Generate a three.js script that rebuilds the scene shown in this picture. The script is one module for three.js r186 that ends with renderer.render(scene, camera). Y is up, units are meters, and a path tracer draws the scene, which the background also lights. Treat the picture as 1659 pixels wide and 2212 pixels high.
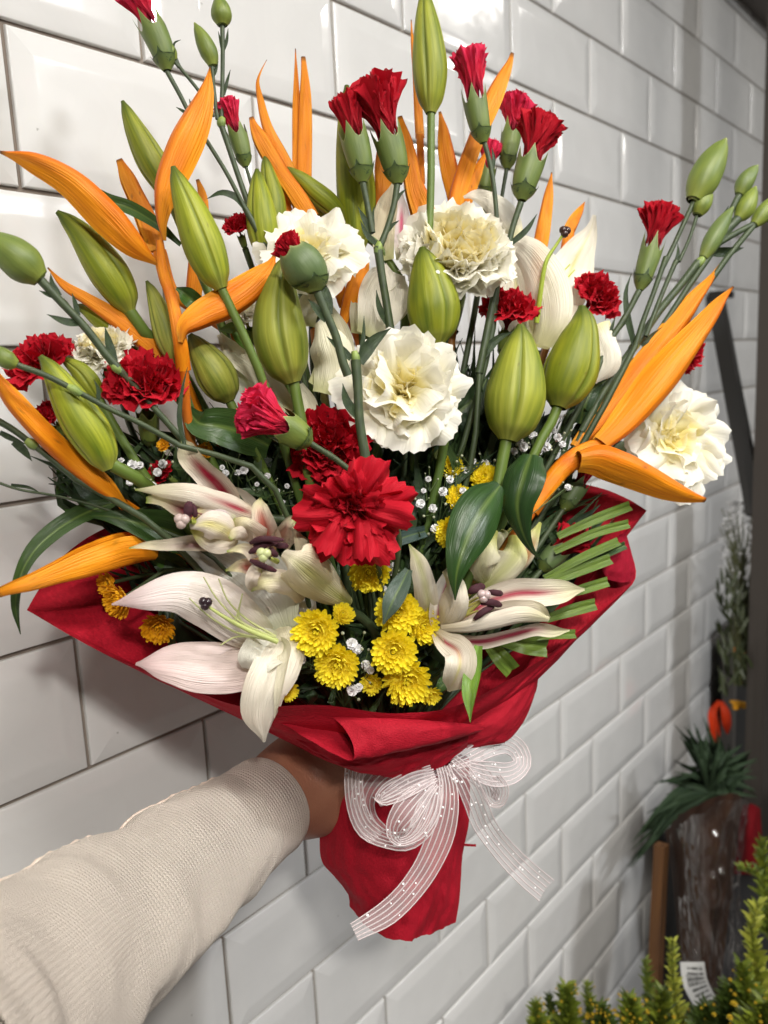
import * as THREE from 'three';
import { mergeGeometries } from 'three/addons/utils/BufferGeometryUtils.js';
import { MarchingCubes } from 'three/addons/objects/MarchingCubes.js';
import { ImprovedNoise } from 'three/addons/math/ImprovedNoise.js';
import { RectAreaLightUniformsLib } from 'three/addons/lights/RectAreaLightUniformsLib.js';
RectAreaLightUniformsLib.init();

// ---------- camera, light, exposure ----------
const scene = new THREE.Scene();
const V = (x, y, z) => new THREE.Vector3(x, y, z);
const ROW = 0.102, HALF = 0.1043, CAMY = 1.45, WALLDIST = 0.5396;
const camera = new THREE.PerspectiveCamera(64.27, 0.75, 0.02, 30);
camera.position.set(0, CAMY, WALLDIST);
camera.rotation.set(-0.1729, -0.8709, -0.0485, 'YXZ');
camera.updateMatrixWorld();
camera.focus = 0.5; camera.userData.fStop = 7.5;
scene.background = new THREE.Color(0.004, 0.0038, 0.0036);
const renderer = new THREE.WebGLRenderer({ antialias: true });
renderer.setSize(768, 1024);
renderer.toneMapping = THREE.LinearToneMapping;
renderer.toneMappingExposure = 1.03;
renderer.shadowMap.enabled = true;
// ceiling lamps of the shop: x, y, z, width, length, intensity
const LAMPS = [
  [-0.62, 2.42, 1.52, 0.14, 0.14, 500, 'square ceiling lamp behind the photographer, furthest from the tiles'],
  [-0.74, 2.42, 1.24, 0.12, 0.12, 190, 'square ceiling lamp left of the photographer, nearest the end wall'],
  [0.30, 2.42, 0.95, 0.60, 0.24, 25, 'long ceiling lamp above the bouquet'],
  [1.12, 2.42, 1.62, 0.16, 0.16, 300, 'square ceiling lamp right of the photographer, out over the shop floor', [0.96, 0.975, 1]],
  [2.0, 2.42, 0.72, 0.12, 0.12, 60, 'square ceiling lamp beyond the post, close to the tiles'],
  [3.3, 2.42, 1.9, 0.14, 0.14, 80, 'square ceiling lamp at the far end of the shop'],
];

// ---------- numbers, noise, colours ----------
let seedv = 7;
const rnd = () => { seedv = (seedv + 0x6d2b79f5) | 0; let t = Math.imul(seedv ^ (seedv >>> 15), 1 | seedv); t = (t + Math.imul(t ^ (t >>> 7), 61 | t)) ^ t; return ((t ^ (t >>> 14)) >>> 0) / 4294967296; };
const rr = (a, b) => a + (b - a) * rnd();
const noise = new ImprovedNoise();
const nz = (x, y = 0, z = 0) => noise.noise(x, y, z);
const lerp = (a, b, t) => a + (b - a) * t;
const cl = (x, a = 0, b = 1) => Math.min(b, Math.max(a, x));
const ss = (a, b, x) => { const t = cl((x - a) / (b - a)); return t * t * (3 - 2 * t); };
const lin = (c) => { c /= 255; return c <= 0.04045 ? c / 12.92 : ((c + 0.055) / 1.055) ** 2.4; };
const C = (r, g, b) => [lin(r), lin(g), lin(b)];
const mix = (a, b, t) => [lerp(a[0], b[0], t), lerp(a[1], b[1], t), lerp(a[2], b[2], t)];
const mul = (a, k) => [a[0] * k, a[1] * k, a[2] * k];
const arr = (w, u) => { if (typeof w === 'number') return w; const x = cl(u) * (w.length - 1), i = Math.min(w.length - 2, Math.floor(x)), f = x - i; const p0 = w[Math.max(0, i - 1)], p1 = w[i], p2 = w[i + 1], p3 = w[Math.min(w.length - 1, i + 2)]; const m1 = (p2 - p0) / 2, m2 = (p3 - p1) / 2; const f2 = f * f, f3 = f2 * f; return (2 * f3 - 3 * f2 + 1) * p1 + (f3 - 2 * f2 + f) * m1 + (-2 * f3 + 3 * f2) * p2 + (f3 - f2) * m2; };

// ---------- picture coordinates to points in the room ----------
const FPX = 3209.4 / 1.8228, CX = 829.5, CY = 1106;
const P = (x, y, d) => V((x - CX) / FPX * d, -(y - CY) / FPX * d, -d).applyMatrix4(camera.matrixWorld);
const CR = V(1, 0, 0).transformDirection(camera.matrixWorld), CU = V(0, 1, 0).transformDirection(camera.matrixWorld), CT = V(0, 0, 1).transformDirection(camera.matrixWorld);
const camDir = (a) => CR.clone().multiplyScalar(a[0]).addScaledVector(CU, a[1]).addScaledVector(CT, a[2]).normalize();
const depthAt = (x, layer) => 0.43 + 0.0001 * x + 0.03 * layer;
const REG = { D: [0, 0, 1], z1: [0, 0, 0.3307], z2: [493.7, 0, 0.3307], z3: [932.6, 0, 0.4378], z4: [0, 493.7, 0.3307], z5: [493.7, 493.7, 0.3307], z6: [987.5, 493.7, 0.3638], L1: [0, 987.5, 0.3968], L2: [548.6, 932.6, 0.3307], L3: [877.8, 987.5, 0.3638], L4: [0, 1536, 0.4299], L5: [548.6, 1481, 0.4299], L6: [1152, 1426, 0.3553], N1: [521.2, 1508.7, 0.1653], N2: [713.2, 1591, 0.2976], N3: [274.3, 932.6, 0.2315], N4: [603.5, 384, 0.1984], N5: [822.9, 1097.2, 0.2315] };
// 'z4 x,y x,y,layer ...' -> points with a depth each; `abs` takes the third number as metres from the camera
function st(s, layer = 0, abs = false) {
  const t = s.trim().split(/\s+/); const [ox, oy, k] = REG[t[0]]; let lay = layer;
  const o = []; let dsum = 0;
  for (const w of t.slice(1)) { const q = w.split(',').map(Number); if (q.length > 2) lay = abs ? q[2] : layer + q[2]; const x = ox + q[0] * k, y = oy + q[1] * k; const d = abs ? lay : depthAt(x, lay); const p = P(x, y, d); p.px = [x, y, d]; dsum += d; o.push(p); }
  o.d = dsum / o.length; o.px = (n) => n * o.d / FPX; return o;
}

// ---------- materials ----------
function tex(w, h, f, srgb = false) {
  const data = new Uint8Array(w * h * 4);
  for (let y = 0; y < h; y++) for (let x = 0; x < w; x++) { const c = f(x / w, y / h, x, y); const i = (y * w + x) * 4; for (let k = 0; k < 3; k++) data[i + k] = cl(Array.isArray(c) ? c[k] : c) * 255; data[i + 3] = 255; }
  const t = new THREE.DataTexture(data, w, h); t.wrapS = t.wrapT = THREE.RepeatWrapping; t.magFilter = THREE.LinearFilter; t.minFilter = THREE.LinearMipmapLinearFilter; t.generateMipmaps = true; t.needsUpdate = true; if (srgb) t.colorSpace = THREE.SRGBColorSpace; return t;
}
const rep = (t, a, b) => { const c = t.clone(); c.repeat.set(a, b); c.needsUpdate = true; return c; };
const veinT = tex(256, 128, (u, v) => 0.5 + 0.28 * nz(u * 46, v * 2.2, 3) + 0.22 * nz(u * 90, v * 5, 9) + 0.15 * nz(u * 9, v * 6, 5));
const veinFine = rep(veinT, 2, 1), veinLight = rep(veinT, 1, 1);
const fibreT = tex(512, 512, (u, v, x, y) => 0.5 + 0.22 * nz(u * 90, v * 60, 1) + 0.2 * nz(u * 30 + v * 60, v * 30 - u * 70, 4) + 0.16 * nz(u * 200, v * 180, 8) + 0.1 * nz(u * 8, v * 8, 2));
const paperTone = tex(512, 512, (u, v) => { const n = 0.93 + 0.06 * nz(u * 60 + 40 * v, v * 90, 2) + 0.07 * nz(u * 160, v * 150, 6) + 0.02 * nz(u * 7, v * 7, 11); return [n, n * 0.98, n * 0.98]; }, true);
const knitT = tex(256, 256, (u, v) => { const c = u * 8, row = v * 8; const s = Math.floor(c); const x = c - s; const side = x < 0.5 ? 1 : -1; const q = row + side * (x - 0.5) * 0.9 + 0.12 * nz(s * 3.1, Math.floor(row)); const y = q - Math.floor(q); const a = Math.sin(Math.PI * y) ** 0.7 * Math.sin(Math.PI * ((x * 2) % 1)) ** 0.5; return 0.08 + 0.85 * a + 0.08 * nz(u * 70, v * 70); });
const std = (o) => new THREE.MeshPhysicalMaterial({ vertexColors: true, roughness: 0.6, side: THREE.DoubleSide, ...o });
const M = {
  stem: std({ roughness: 0.5, bumpMap: veinLight, bumpScale: 0.00012 }),
  calyx: std({ roughness: 0.5, bumpMap: veinLight, bumpScale: 0.0002 }),
  leaf: std({ roughness: 0.32, bumpMap: veinLight, bumpScale: 0.0003, specularIntensity: 0.7 }),
  bud: std({ roughness: 0.5, bumpMap: veinFine, bumpScale: 0.00022, specularIntensity: 0.7 }),
  bract: std({ roughness: 0.48, bumpMap: veinLight, bumpScale: 0.0006, specularIntensity: 0.5 }),
  tepal: std({ roughness: 0.55, bumpMap: veinLight, bumpScale: 0.0008, transmission: 0.2, thickness: 0, specularIntensity: 0.5 }),
  white: std({ roughness: 0.75, transmission: 0.36, thickness: 0, bumpMap: veinLight, bumpScale: 0.0005, specularIntensity: 0.3 }),
  red: std({ roughness: 0.7, transmission: 0.2, thickness: 0, bumpMap: veinLight, bumpScale: 0.0007, specularIntensity: 0.35 }),
  yellow: std({ roughness: 0.6, transmission: 0.22, thickness: 0, specularIntensity: 0.4 }),
  dark: std({ roughness: 0.8 }),
  paper: std({ roughness: 0.7, map: paperTone, bumpMap: fibreT, bumpScale: 0.0006, specularIntensity: 0.3 }),
  skin: std({ roughness: 0.5, bumpMap: fibreT, bumpScale: 0.0004 }),
  knit: std({ roughness: 0.95, bumpMap: knitT, bumpScale: 0.002 }),
  cuff: std({ roughness: 0.9, bumpMap: fibreT, bumpScale: 0.0003 }),
  cord: std({ roughness: 0.6, transparent: true, opacity: 0.72 }),
  sheer: std({ roughness: 0.5, transparent: true, opacity: 0.25 }),
  bead: std({ roughness: 0.12, metalness: 0.0, clearcoat: 1 }),
};

// ---------- scene graph helpers ----------
const used = {};
const numbered = (n) => { const k = used[n] = (used[n] ?? -1) + 1; return k ? `${n}_${String(k).padStart(3, '0')}` : n; };
function thing(name, label, category, base, group) {
  const o = new THREE.Group(); o.name = numbered(name); o.position.copy(base); scene.add(o);
  o.userData = { label, category }; if (group) o.userData.group = group;
  return o;
}
function mesh(t, name, geo, mat, extra) {            // geometry in world coordinates
  const off = V(0, 0, 0); for (let p = t; p && p !== scene; p = p.parent) off.add(p.position);
  geo.translate(-off.x, -off.y, -off.z);
  const m = new THREE.Mesh(geo, mat); m.name = name; m.castShadow = m.receiveShadow = true; if (extra) Object.assign(m.userData, extra); t.add(m); return m;
}
function local(t, name, geo, mat) { const m = new THREE.Mesh(geo, mat); m.name = name; m.castShadow = m.receiveShadow = true; t.add(m); return m; }

// ---------- surfaces ----------
function gridGeo(nu, nv, pos, col, uvf, closed = false) {
  const ps = [], cs = [], us = [], ix = [];
  for (let i = 0; i <= nu; i++) for (let j = 0; j <= nv; j++) {
    const u = i / nu, v = j / nv; const p = pos(u, v); ps.push(p.x, p.y, p.z); const c = col(u, v); cs.push(c[0], c[1], c[2]); const t = uvf ? uvf(u, v) : [v, u]; us.push(t[0], t[1]);
    if (i < nu && j < nv) { const a = i * (nv + 1) + j, b = a + nv + 1; ix.push(a, b, a + 1, a + 1, b, b + 1); }
  }
  const g = new THREE.BufferGeometry(); g.setAttribute('position', new THREE.Float32BufferAttribute(ps, 3)); g.setAttribute('color', new THREE.Float32BufferAttribute(cs, 3)); g.setAttribute('uv', new THREE.Float32BufferAttribute(us, 2)); g.setIndex(ix); g.computeVertexNormals();
  if (closed) { const n = g.attributes.normal; for (let i = 0; i <= nu; i++) { const a = i * (nv + 1), b = a + nv; const x = n.getX(a) + n.getX(b), y = n.getY(a) + n.getY(b), z = n.getZ(a) + n.getZ(b), l = Math.hypot(x, y, z) || 1; n.setXYZ(a, x / l, y / l, z / l); n.setXYZ(b, x / l, y / l, z / l); } }
  return g;
}
function frames(pts, n, roll = 0) {                 // positions and frames along a curve; N looks towards the photographer, turned by roll degrees
  const c = new THREE.CatmullRomCurve3(pts.length > 1 ? pts : [pts[0], pts[0].clone().add(V(0, 0.001, 0))], false, 'centripetal'); c.arcLengthDivisions = 60;
  const out = [];
  for (let i = 0; i <= n; i++) {
    const u = i / n, p = c.getPointAt(u), t = c.getTangentAt(u); let N = camera.position.clone().sub(p); N.addScaledVector(t, -N.dot(t)).normalize();
    N.applyAxisAngle(t, arr(roll, u) * Math.PI / 180); out.push({ p, t, N, S: t.clone().cross(N).normalize() });
  }
  out.len = c.getLength(); return out;
}
const flat = (c) => () => c;
// a blade: leaf, tepal, ribbon. w: full widths in px along it
function blade(pts, w, o = {}) {
  const nu = o.nu ?? 18, nv = o.nv ?? 8, f = frames(pts, nu, o.roll ?? 0), cup = o.cup ?? 0, ruf = o.ruf ?? 0, rf = o.rf ?? 3, ph = o.ph ?? rnd() * 6, fold = o.fold ?? 0, k = pts.px ? pts.px(1) : 1;
  const pos = (u, vv) => {
    const v = vv * 2 - 1, q = f[Math.round(u * nu)], hw = Math.max(0.0002, arr(w, u)) * 0.5 * k;
    const a = v * (o.bend ?? 0.01); const x = (o.bend ? Math.sin(a) / Math.sin(Math.min(1.57, o.bend)) : v) * hw; const h = o.bend ? (1 - Math.cos(a)) / Math.sin(Math.min(1.57, o.bend)) * hw : 0;
    const r = ruf * hw * Math.abs(v) ** 1.4 * Math.sin(rf * u * 6.283 + ph + (v > 0 ? 0 : 2.1)) * ss(0, 0.25, u) * ss(1.02, 0.8, u);
    const n = (cup * v * v - fold * Math.exp(-v * v * 18)) * hw + h * (o.bendSign ?? 1) + r + 0.03 * hw * nz(u * 6 + ph, v * 2, ph);
    return q.p.clone().addScaledVector(q.S, x).addScaledVector(q.N, n);
  };
  const g = gridGeo(nu, nv, pos, o.col ?? flat(o.c ?? [0.5, 0.5, 0.5]), o.uvm ? (u, v) => [(v - 0.5) * arr(w, 0.5) * k / o.uvm, u * f.len / o.uvm] : null); g.pos = pos; return g;
}
// a closed body of revolution along a curve; sec(theta, u) scales the radius
function pod(pts, w, o = {}) {
  const nu = o.nu ?? 20, nv = o.nv ?? 14, f = frames(pts, nu, o.roll ?? 0), k = pts.px ? pts.px(1) : 1, flatn = o.flat ?? 1;
  const tooth = o.tooth ?? 0;
  const pos = (u, v) => {
    const th = v * 6.28318; let uu = u; if (tooth) uu = u * (1 - tooth * Math.abs(Math.sin(th * (o.teeth ?? 5) / 2 + (o.tph ?? 0))) ** 0.8 * ss(0.6, 1, u));
    const x = uu * nu, i = Math.min(nu - 1, Math.floor(x)), fr = x - i; const a = f[i], b = f[i + 1];
    const r = Math.max(0.00005, arr(w, uu)) * 0.5 * k * (o.sec ? o.sec(th, uu) : 1);
    return a.p.clone().lerp(b.p, fr).addScaledVector(a.S.clone().lerp(b.S, fr), Math.cos(th) * r).addScaledVector(a.N.clone().lerp(b.N, fr), Math.sin(th) * r * flatn);
  };
  return gridGeo(nu, nv, pos, o.col ?? flat(o.c ?? [0.3, 0.3, 0.3]), o.uvm ? (u, v) => [v * 3.14 * arr(w, 0.5) * k / o.uvm, u * f.len / o.uvm] : null, true);
}
function loft(rows, nu, nv, col, o = {}) {           // rows of points, smooth both ways
  const cs = rows.map((r) => { const c = new THREE.CatmullRomCurve3(r, !!o.ring, 'centripetal'); c.arcLengthDivisions = 60; return c.getSpacedPoints(nv); });
  const cols = []; for (let j = 0; j <= nv; j++) { const l = cs.map((r) => r[j]); cols.push(l.length > 2 ? new THREE.CatmullRomCurve3(l, false, 'centripetal').getPoints(nu) : Array.from({ length: nu + 1 }, (_, i) => l[0].clone().lerp(l[1], i / nu))); }
  const wr = o.wr ?? 0.0012, s = o.seed ?? 1;
  return gridGeo(nu, nv, (u, v) => { const p = cols[Math.round(v * nv)][Math.round(u * nu)].clone(); const n = wr * (o.ring ? 1 : ss(0, 0.08, v) * ss(1, 0.92, v)) * (nz(u * 5 + s, v * 9, s) + 0.5 * nz(u * 13, v * 21 + s, s) + 0.7 * (0.5 - Math.abs(nz(u * 4 + s * 2, v * 14, s + 3))) ); return p.addScaledVector(CT, n); }, col, (u, v) => [v * (o.uw ?? 0.3) / 0.15, u * (o.uh ?? 0.15) / 0.15], o.ring);
}
const orient = (m, p, dir, spin = 0) => { m.position.copy(p); m.quaternion.setFromUnitVectors(V(0, 1, 0), dir).multiply(new THREE.Quaternion().setFromAxisAngle(V(0, 1, 0), spin)); };
// ---------- the setting: tiled wall, shop shell, lamps ----------
function structure(name, label, geos, mat) { const g = Array.isArray(geos) ? mergeGeometries(geos) : geos; const m = new THREE.Mesh(g, mat); m.name = name; m.castShadow = m.receiveShadow = true; m.userData = { kind: 'structure', label }; scene.add(m); return m; }
const box = (x0, x1, y0, y1, z0, z1) => new THREE.BoxGeometry(x1 - x0, y1 - y0, z1 - z0).translate((x0 + x1) / 2, (y0 + y1) / 2, (z0 + z1) / 2);
const plain = (c, r = 0.8) => new THREE.MeshStandardMaterial({ color: new THREE.Color(...c), roughness: r });
const groutT = tex(1024, 512, (u, v) => { const n = nz(u * 70, v * 40, 1) * 0.5 + nz(u * 200, v * 120, 5) * 0.35; const dirt = ss(0.42, 0.1, u + 0.10 * nz(u * 20, v * 14, 7) + 0.05 * nz(u * 60, v * 50, 2)); return mix([0.60 + 0.10 * n, 0.565 + 0.10 * n, 0.525 + 0.10 * n], [0.2 + 0.1 * n, 0.145 + 0.09 * n, 0.11 + 0.08 * n], dirt); }, true);
const wall = new THREE.Group(); wall.name = 'wall'; wall.userData = { kind: 'structure', label: 'wall of white glossy bevelled tiles laid in running bond' }; scene.add(wall);
{ // the bed of grout behind the tiles
  const g = box(-1.6, 4.2, 0, 2.62, -0.14, 0); const m = local(wall, 'grout', g, new THREE.MeshStandardMaterial({ map: groutT, roughness: 0.95 }));
  const uv = g.attributes.uv, p = g.attributes.position; for (let i = 0; i < p.count; i++) uv.setXY(i, (p.getX(i) + 1.6) / 5.8, p.getY(i) / 2.62);
}
function tileGeo(w, h, bev, t, sd) { // bevelled glazed tile: rim, rounded lip, slope, rounded crease, flat face
  const ps = [], ns = [], us = [], ix = []; const hw = w / 2, hh = h / 2; const sl = Math.atan2(t - 0.0032, bev); const S = Math.sin(sl), Cc = Math.cos(sl);
  const prof = [[0, -0.001, 1, 0], [0, 0.0016, 1, 0], [0.0004, 0.0026, 0.8, 0.6], [0.0012, 0.0032, S + 0.1, Cc], [bev * 0.5, 0.0032 + (t - 0.0032) * 0.48, S, Cc], [bev - 0.0022, t - 0.0009, S, Cc], [bev - 0.0006, t - 0.0003, S * 0.62, 1], [bev + 0.001, t - 0.00005, S * 0.22, 1], [bev + 0.0026, t, 0, 1]];
  const sides = [[1, 0], [0, 1], [-1, 0], [0, -1]];
  for (const [sx, sy] of sides) {
    const b0 = ps.length / 3;
    for (const [i, z, no, nzv] of prof) { const X = hw - i, Y = hh - i; for (const e of [-1, 1]) { const x = sx ? sx * X : -sy * e * X, y = sy ? sy * Y : sx * e * Y; ps.push(x, y, z); const l = Math.hypot(no, nzv); ns.push(sx * no / l, sy * no / l, nzv / l); us.push((x + hw) / 0.1 + sd, (y + hh) / 0.1); } }
    for (let k = 0; k < prof.length - 1; k++) { const a = b0 + k * 2; ix.push(a, a + 1, a + 2, a + 2, a + 1, a + 3); }
  }
  const i = prof[prof.length - 1][0], b0 = ps.length / 3; for (const [x, y] of [[-1, -1], [1, -1], [1, 1], [-1, 1]]) { ps.push(x * (hw - i), y * (hh - i), t); ns.push(0, 0, 1); us.push((x * (hw - i) + hw) / 0.1 + sd, (y * (hh - i) + hh) / 0.1); } ix.push(b0, b0 + 1, b0 + 2, b0, b0 + 2, b0 + 3);
  const g = new THREE.BufferGeometry(); g.setAttribute('position', new THREE.Float32BufferAttribute(ps, 3)); g.setAttribute('normal', new THREE.Float32BufferAttribute(ns, 3)); g.setAttribute('uv', new THREE.Float32BufferAttribute(us, 2)); g.setIndex(ix); return g;
}
const glazeBump = tex(512, 512, (u, v) => 0.5 + 0.3 * nz(u * 5, v * 5, 3) + 0.12 * nz(u * 14, v * 14, 6));
const glazeTone = (k) => tex(256, 256, (u, v) => { let c = [0.89, 0.89, 0.882]; const n = 0.012 * nz(u * 6, v * 6, k); const sp = nz(u * 40 + k * 9, v * 40, k * 3); const dirt = ss(0.80, 0.86, sp) * 0.22; return [c[0] + n - dirt, c[1] + n - dirt, c[2] + n - dirt * 1.05]; }, true);
const tileMats = [0, 1, 2].map((k) => new THREE.MeshPhysicalMaterial({ map: rep(glazeTone(k + 1), 0.5, 0.5), roughness: 0.16, bumpMap: rep(glazeBump, 0.5, 0.5), bumpScale: 0.0007, clearcoat: 0.45, clearcoatRoughness: 0.06, specularIntensity: 0.85 }));
const tileGeos = [0, 1, 2, 3, 4].map((k) => tileGeo(2 * HALF - 0.0032, ROW - 0.0032, 0.0165, 0.0052, k * 0.37));
{
  const U0 = 2.8010 * ROW, V0 = CAMY + 2.2484 * ROW, rest = []; const fr = new THREE.Frustum(); const cam2 = camera.clone(); cam2.fov = 74; cam2.updateProjectionMatrix(); cam2.updateMatrixWorld(); fr.setFromProjectionMatrix(new THREE.Matrix4().multiplyMatrices(cam2.projectionMatrix, cam2.matrixWorldInverse));
  const list = [];
  for (let r = -2; V0 - (r + 1) * ROW > 0.0; r++) { if (V0 - r * ROW > 2.62) continue; for (let n = -20; n < 38; n++) if (((n - r) % 2 + 2) % 2 === 0) { const x = U0 + (n + 1) * HALF, y = V0 - (r + 0.5) * ROW; if (x < -1.4 || x > 4.05) continue; list.push({ x, y, r, n, d: camera.position.distanceTo(V(x, y, 0)), vis: fr.intersectsSphere(new THREE.Sphere(V(x, y, 0), 0.11)) }); } }
  for (let r = -9; r < -2; r++) { if (V0 - r * ROW > 2.62) continue; for (let n = -20; n < 38; n++) if (((n - r) % 2 + 2) % 2 === 0) { const x = U0 + (n + 1) * HALF, y = V0 - (r + 0.5) * ROW; if (x < -1.4 || x > 4.05) continue; list.push({ x, y, r, n, d: camera.position.distanceTo(V(x, y, 0)), vis: fr.intersectsSphere(new THREE.Sphere(V(x, y, 0), 0.11)) }); } }
  list.sort((a, b) => (b.vis - a.vis) || a.d - b.d);
  list.forEach((t, i) => {
    const g = tileGeos[Math.abs(t.r * 7 + t.n * 3) % 5], tilt = [rr(-1, 1) * 0.0035, rr(-1, 1) * 0.0028, rr(-1, 1) * 0.002], dz = rr(0, 0.0005);
    if (t.vis && i < 300) { const m = local(wall, numbered('tile'), g, tileMats[Math.abs(t.n + t.r * 2) % 3]); m.position.set(t.x, t.y, dz); m.rotation.set(...tilt); } else rest.push(g.clone().translate(t.x, t.y, dz));
  });
  const m = local(wall, 'more_tiles', mergeGeometries(rest), tileMats[0]); m.userData.kind = 'stuff';
}
structure('floor', 'dark floor of the shop', box(-1.6, 4.2, -0.1, 0, 0, 2.7), plain([0.16, 0.15, 0.14], 0.5));
structure('ceiling', 'plain ceiling of the shop', box(-1.6, 4.2, 2.62, 2.72, -0.14, 2.8), plain([0.18, 0.175, 0.17]));
structure('back_wall', 'pale wall opposite the tiles', box(-1.6, 4.2, 0, 2.62, 2.7, 2.8), plain([0.09, 0.085, 0.08]));
structure('side_wall', 'pale end wall behind the photographer', box(-1.7, -1.6, 0, 2.62, -0.14, 2.8), plain([0.09, 0.085, 0.08]));
structure('end_wall', 'dark end wall beyond the post', box(4.2, 4.3, 0, 2.62, -0.14, 2.8), plain([0.12, 0.11, 0.10]));
for (const [x, y, z, w, l, e, label, lc] of LAMPS) {
  const t = thing('ceiling_light', label, 'ceiling light', V(x, 2.62, z)); 
  mesh(t, 'frame', box(x - w / 2 - 0.02, x + w / 2 + 0.02, y + 0.004, 2.62, z - l / 2 - 0.02, z + l / 2 + 0.02), plain([0.6, 0.6, 0.6], 0.4));
  const em = new THREE.MeshStandardMaterial({ color: 0x000000, emissive: new THREE.Color(...(lc ?? [1, 0.955, 0.895])), emissiveIntensity: Math.min(14, e) });
  mesh(t, 'diffuser', box(x - w / 2, x + w / 2, y, y + 0.003, z - l / 2, z + l / 2), em);
  const L = new THREE.RectAreaLight(new THREE.Color(...(lc ?? [1, 0.955, 0.895])), e, w, l); L.position.set(0, y - 2.62 - 0.004, 0); L.rotation.x = -Math.PI / 2; t.add(L);
}
// ---------- at the right edge, beyond the bouquet ----------
const metal = new THREE.MeshStandardMaterial({ color: new THREE.Color(0.09, 0.078, 0.068), roughness: 0.42, metalness: 0.6, bumpMap: glazeBump, bumpScale: 0.001 });
{ const d = 1.36, a = P(1652, 900, d), b = P(1652, 1100, d); const x = (a.x + b.x) / 2, z = (a.z + b.z) / 2; const t = thing('metal_post', 'brushed square metal post running up the right edge of the picture', 'post', V(x, 0, z)); const g = new THREE.BoxGeometry(0.075, 2.62, 0.03).translate(x + 0.0275, 1.31, z); mesh(t, 'shaft', g, metal); }
{ const w0 = P(1600, 35, 1.62), y = w0.y; const t = thing('dark_beam', 'dark beam along the top of the tiles in the upper right corner', 'beam', V(2.2, y, 0.02)); mesh(t, 'board', box(1.22, 4.1, y, y + 0.06, 0.004, 0.05), plain([0.10, 0.085, 0.075], 0.6)); mesh(t, 'cap', box(1.22, 4.1, y + 0.06, y + 0.075, 0.004, 0.065), plain([0.08, 0.07, 0.06], 0.5)); }
{ const pts = st('D 1545,640,1.52 1572,760,1.48 1604,930,1.43 1633,1110,1.38', 0, true); const t = thing('support_bar', 'black slanted bar leaning from the tiles towards the post', 'bar', pts[0]);
  const bm = plain([0.02, 0.018, 0.016], 0.45); const dir = pts[3].clone().sub(pts[0]); const g = new THREE.BoxGeometry(0.03, dir.length(), 0.012); g.translate(0, dir.length() / 2, 0); const m = new THREE.Mesh(g, bm); m.quaternion.setFromUnitVectors(V(0, 1, 0), dir.clone().normalize()); m.name = 'bar'; m.castShadow = m.receiveShadow = true; t.add(m);
  const q = P(1558, 637, 1.53); mesh(t, 'foot_plate', new THREE.BoxGeometry(0.055, 0.012, 0.03).translate(q.x, q.y, q.z), bm); }
{ const q = st('D 1612,1330,1.72 1612,1640,1.72', 0, true); const t = thing('dark_board', 'black panel standing against the tiles behind the palm fronds', 'panel', V(q[0].x, 0, q[0].z)); mesh(t, 'panel', box(q[0].x - 0.07, q[0].x + 0.25, 0, q[0].y, q[0].z - 0.02, q[0].z), plain([0.02, 0.02, 0.02], 0.7)); mesh(t, 'edge', box(q[0].x - 0.085, q[0].x - 0.0705, 0, q[0].y, q[0].z - 0.02, q[0].z + 0.005), plain([0.12, 0.11, 0.1], 0.5)); }
{ // a dark bin that holds the bundles
  const c = P(1580, 2000, 1.55), t = thing('plastic_bin', 'black plastic bin behind the brown bundle and the wooden stake', 'bin', V(c.x, 0, c.z)); const y1 = P(1560, 1745, 1.55).y, bm = plain([0.018, 0.018, 0.02], 0.55);
  mesh(t, 'body', new THREE.CylinderGeometry(0.15, 0.12, y1, 32, 1, true).translate(c.x, y1 / 2, c.z), new THREE.MeshStandardMaterial({ color: new THREE.Color(0.018, 0.018, 0.02), roughness: 0.55, side: THREE.DoubleSide })); mesh(t, 'rim', new THREE.TorusGeometry(0.151, 0.006, 8, 40).rotateX(Math.PI / 2).translate(c.x, y1, c.z), bm); mesh(t, 'base', new THREE.CylinderGeometry(0.12, 0.12, 0.01, 32).translate(c.x, 0.006, c.z), bm);
}
const palmG = C(24, 44, 22);
{ const t = thing('palm_fronds', 'dark green pleated palm leaves fanning out beside the brown bundle', 'palm leaves', P(1640, 1730, 1.3));
  const tips = [[990, 370], [900, 410], [1075, 440], [945, 520], [1130, 490], [860, 640], [600, 1110], [590, 1240], [640, 1060], [1230, 520], [1290, 560], [780, 760], [700, 1000], [1335, 640], [1180, 560], [905, 470], [960, 430], [1020, 480], [840, 720], [820, 820], [700, 930], [655, 1090], [620, 1180], [1100, 520], [1250, 600], [1330, 560], [1345, 700], [1340, 800], [1200, 640], [1150, 610], [1060, 560]];
  const all = []; for (const q of tips) for (let k = 0; k < 3; k++) all.push([q[0] + rr(-45, 45), q[1] + rr(-40, 40)]);
  all.forEach(([x, y], i) => { const e = [1060 + (i % 4) * 45, 800 - (i % 3) * 60]; const lo = y > 950; const pts = st(`L6 ${e[0]},${e[1]},${1.3 + (i % 3) * 0.03} ${lerp(e[0], x, 0.5)},${lerp(e[1], y, 0.5) - (lo ? 60 : 10)},${1.28 + (i % 4) * 0.02} ${x},${y},${1.27 + (i % 5) * 0.02}`, 0, true); mesh(t, 'leaflet', blade(pts, [8, 13, 10, 1], { nu: 10, nv: 4, roll: rr(-50, 50), bend: 0.7, bendSign: i % 2 ? 1 : -1, col: () => mix(palmG, C(44, 66, 30), rnd() * 0.5) }), M.dark); }); }
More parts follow.
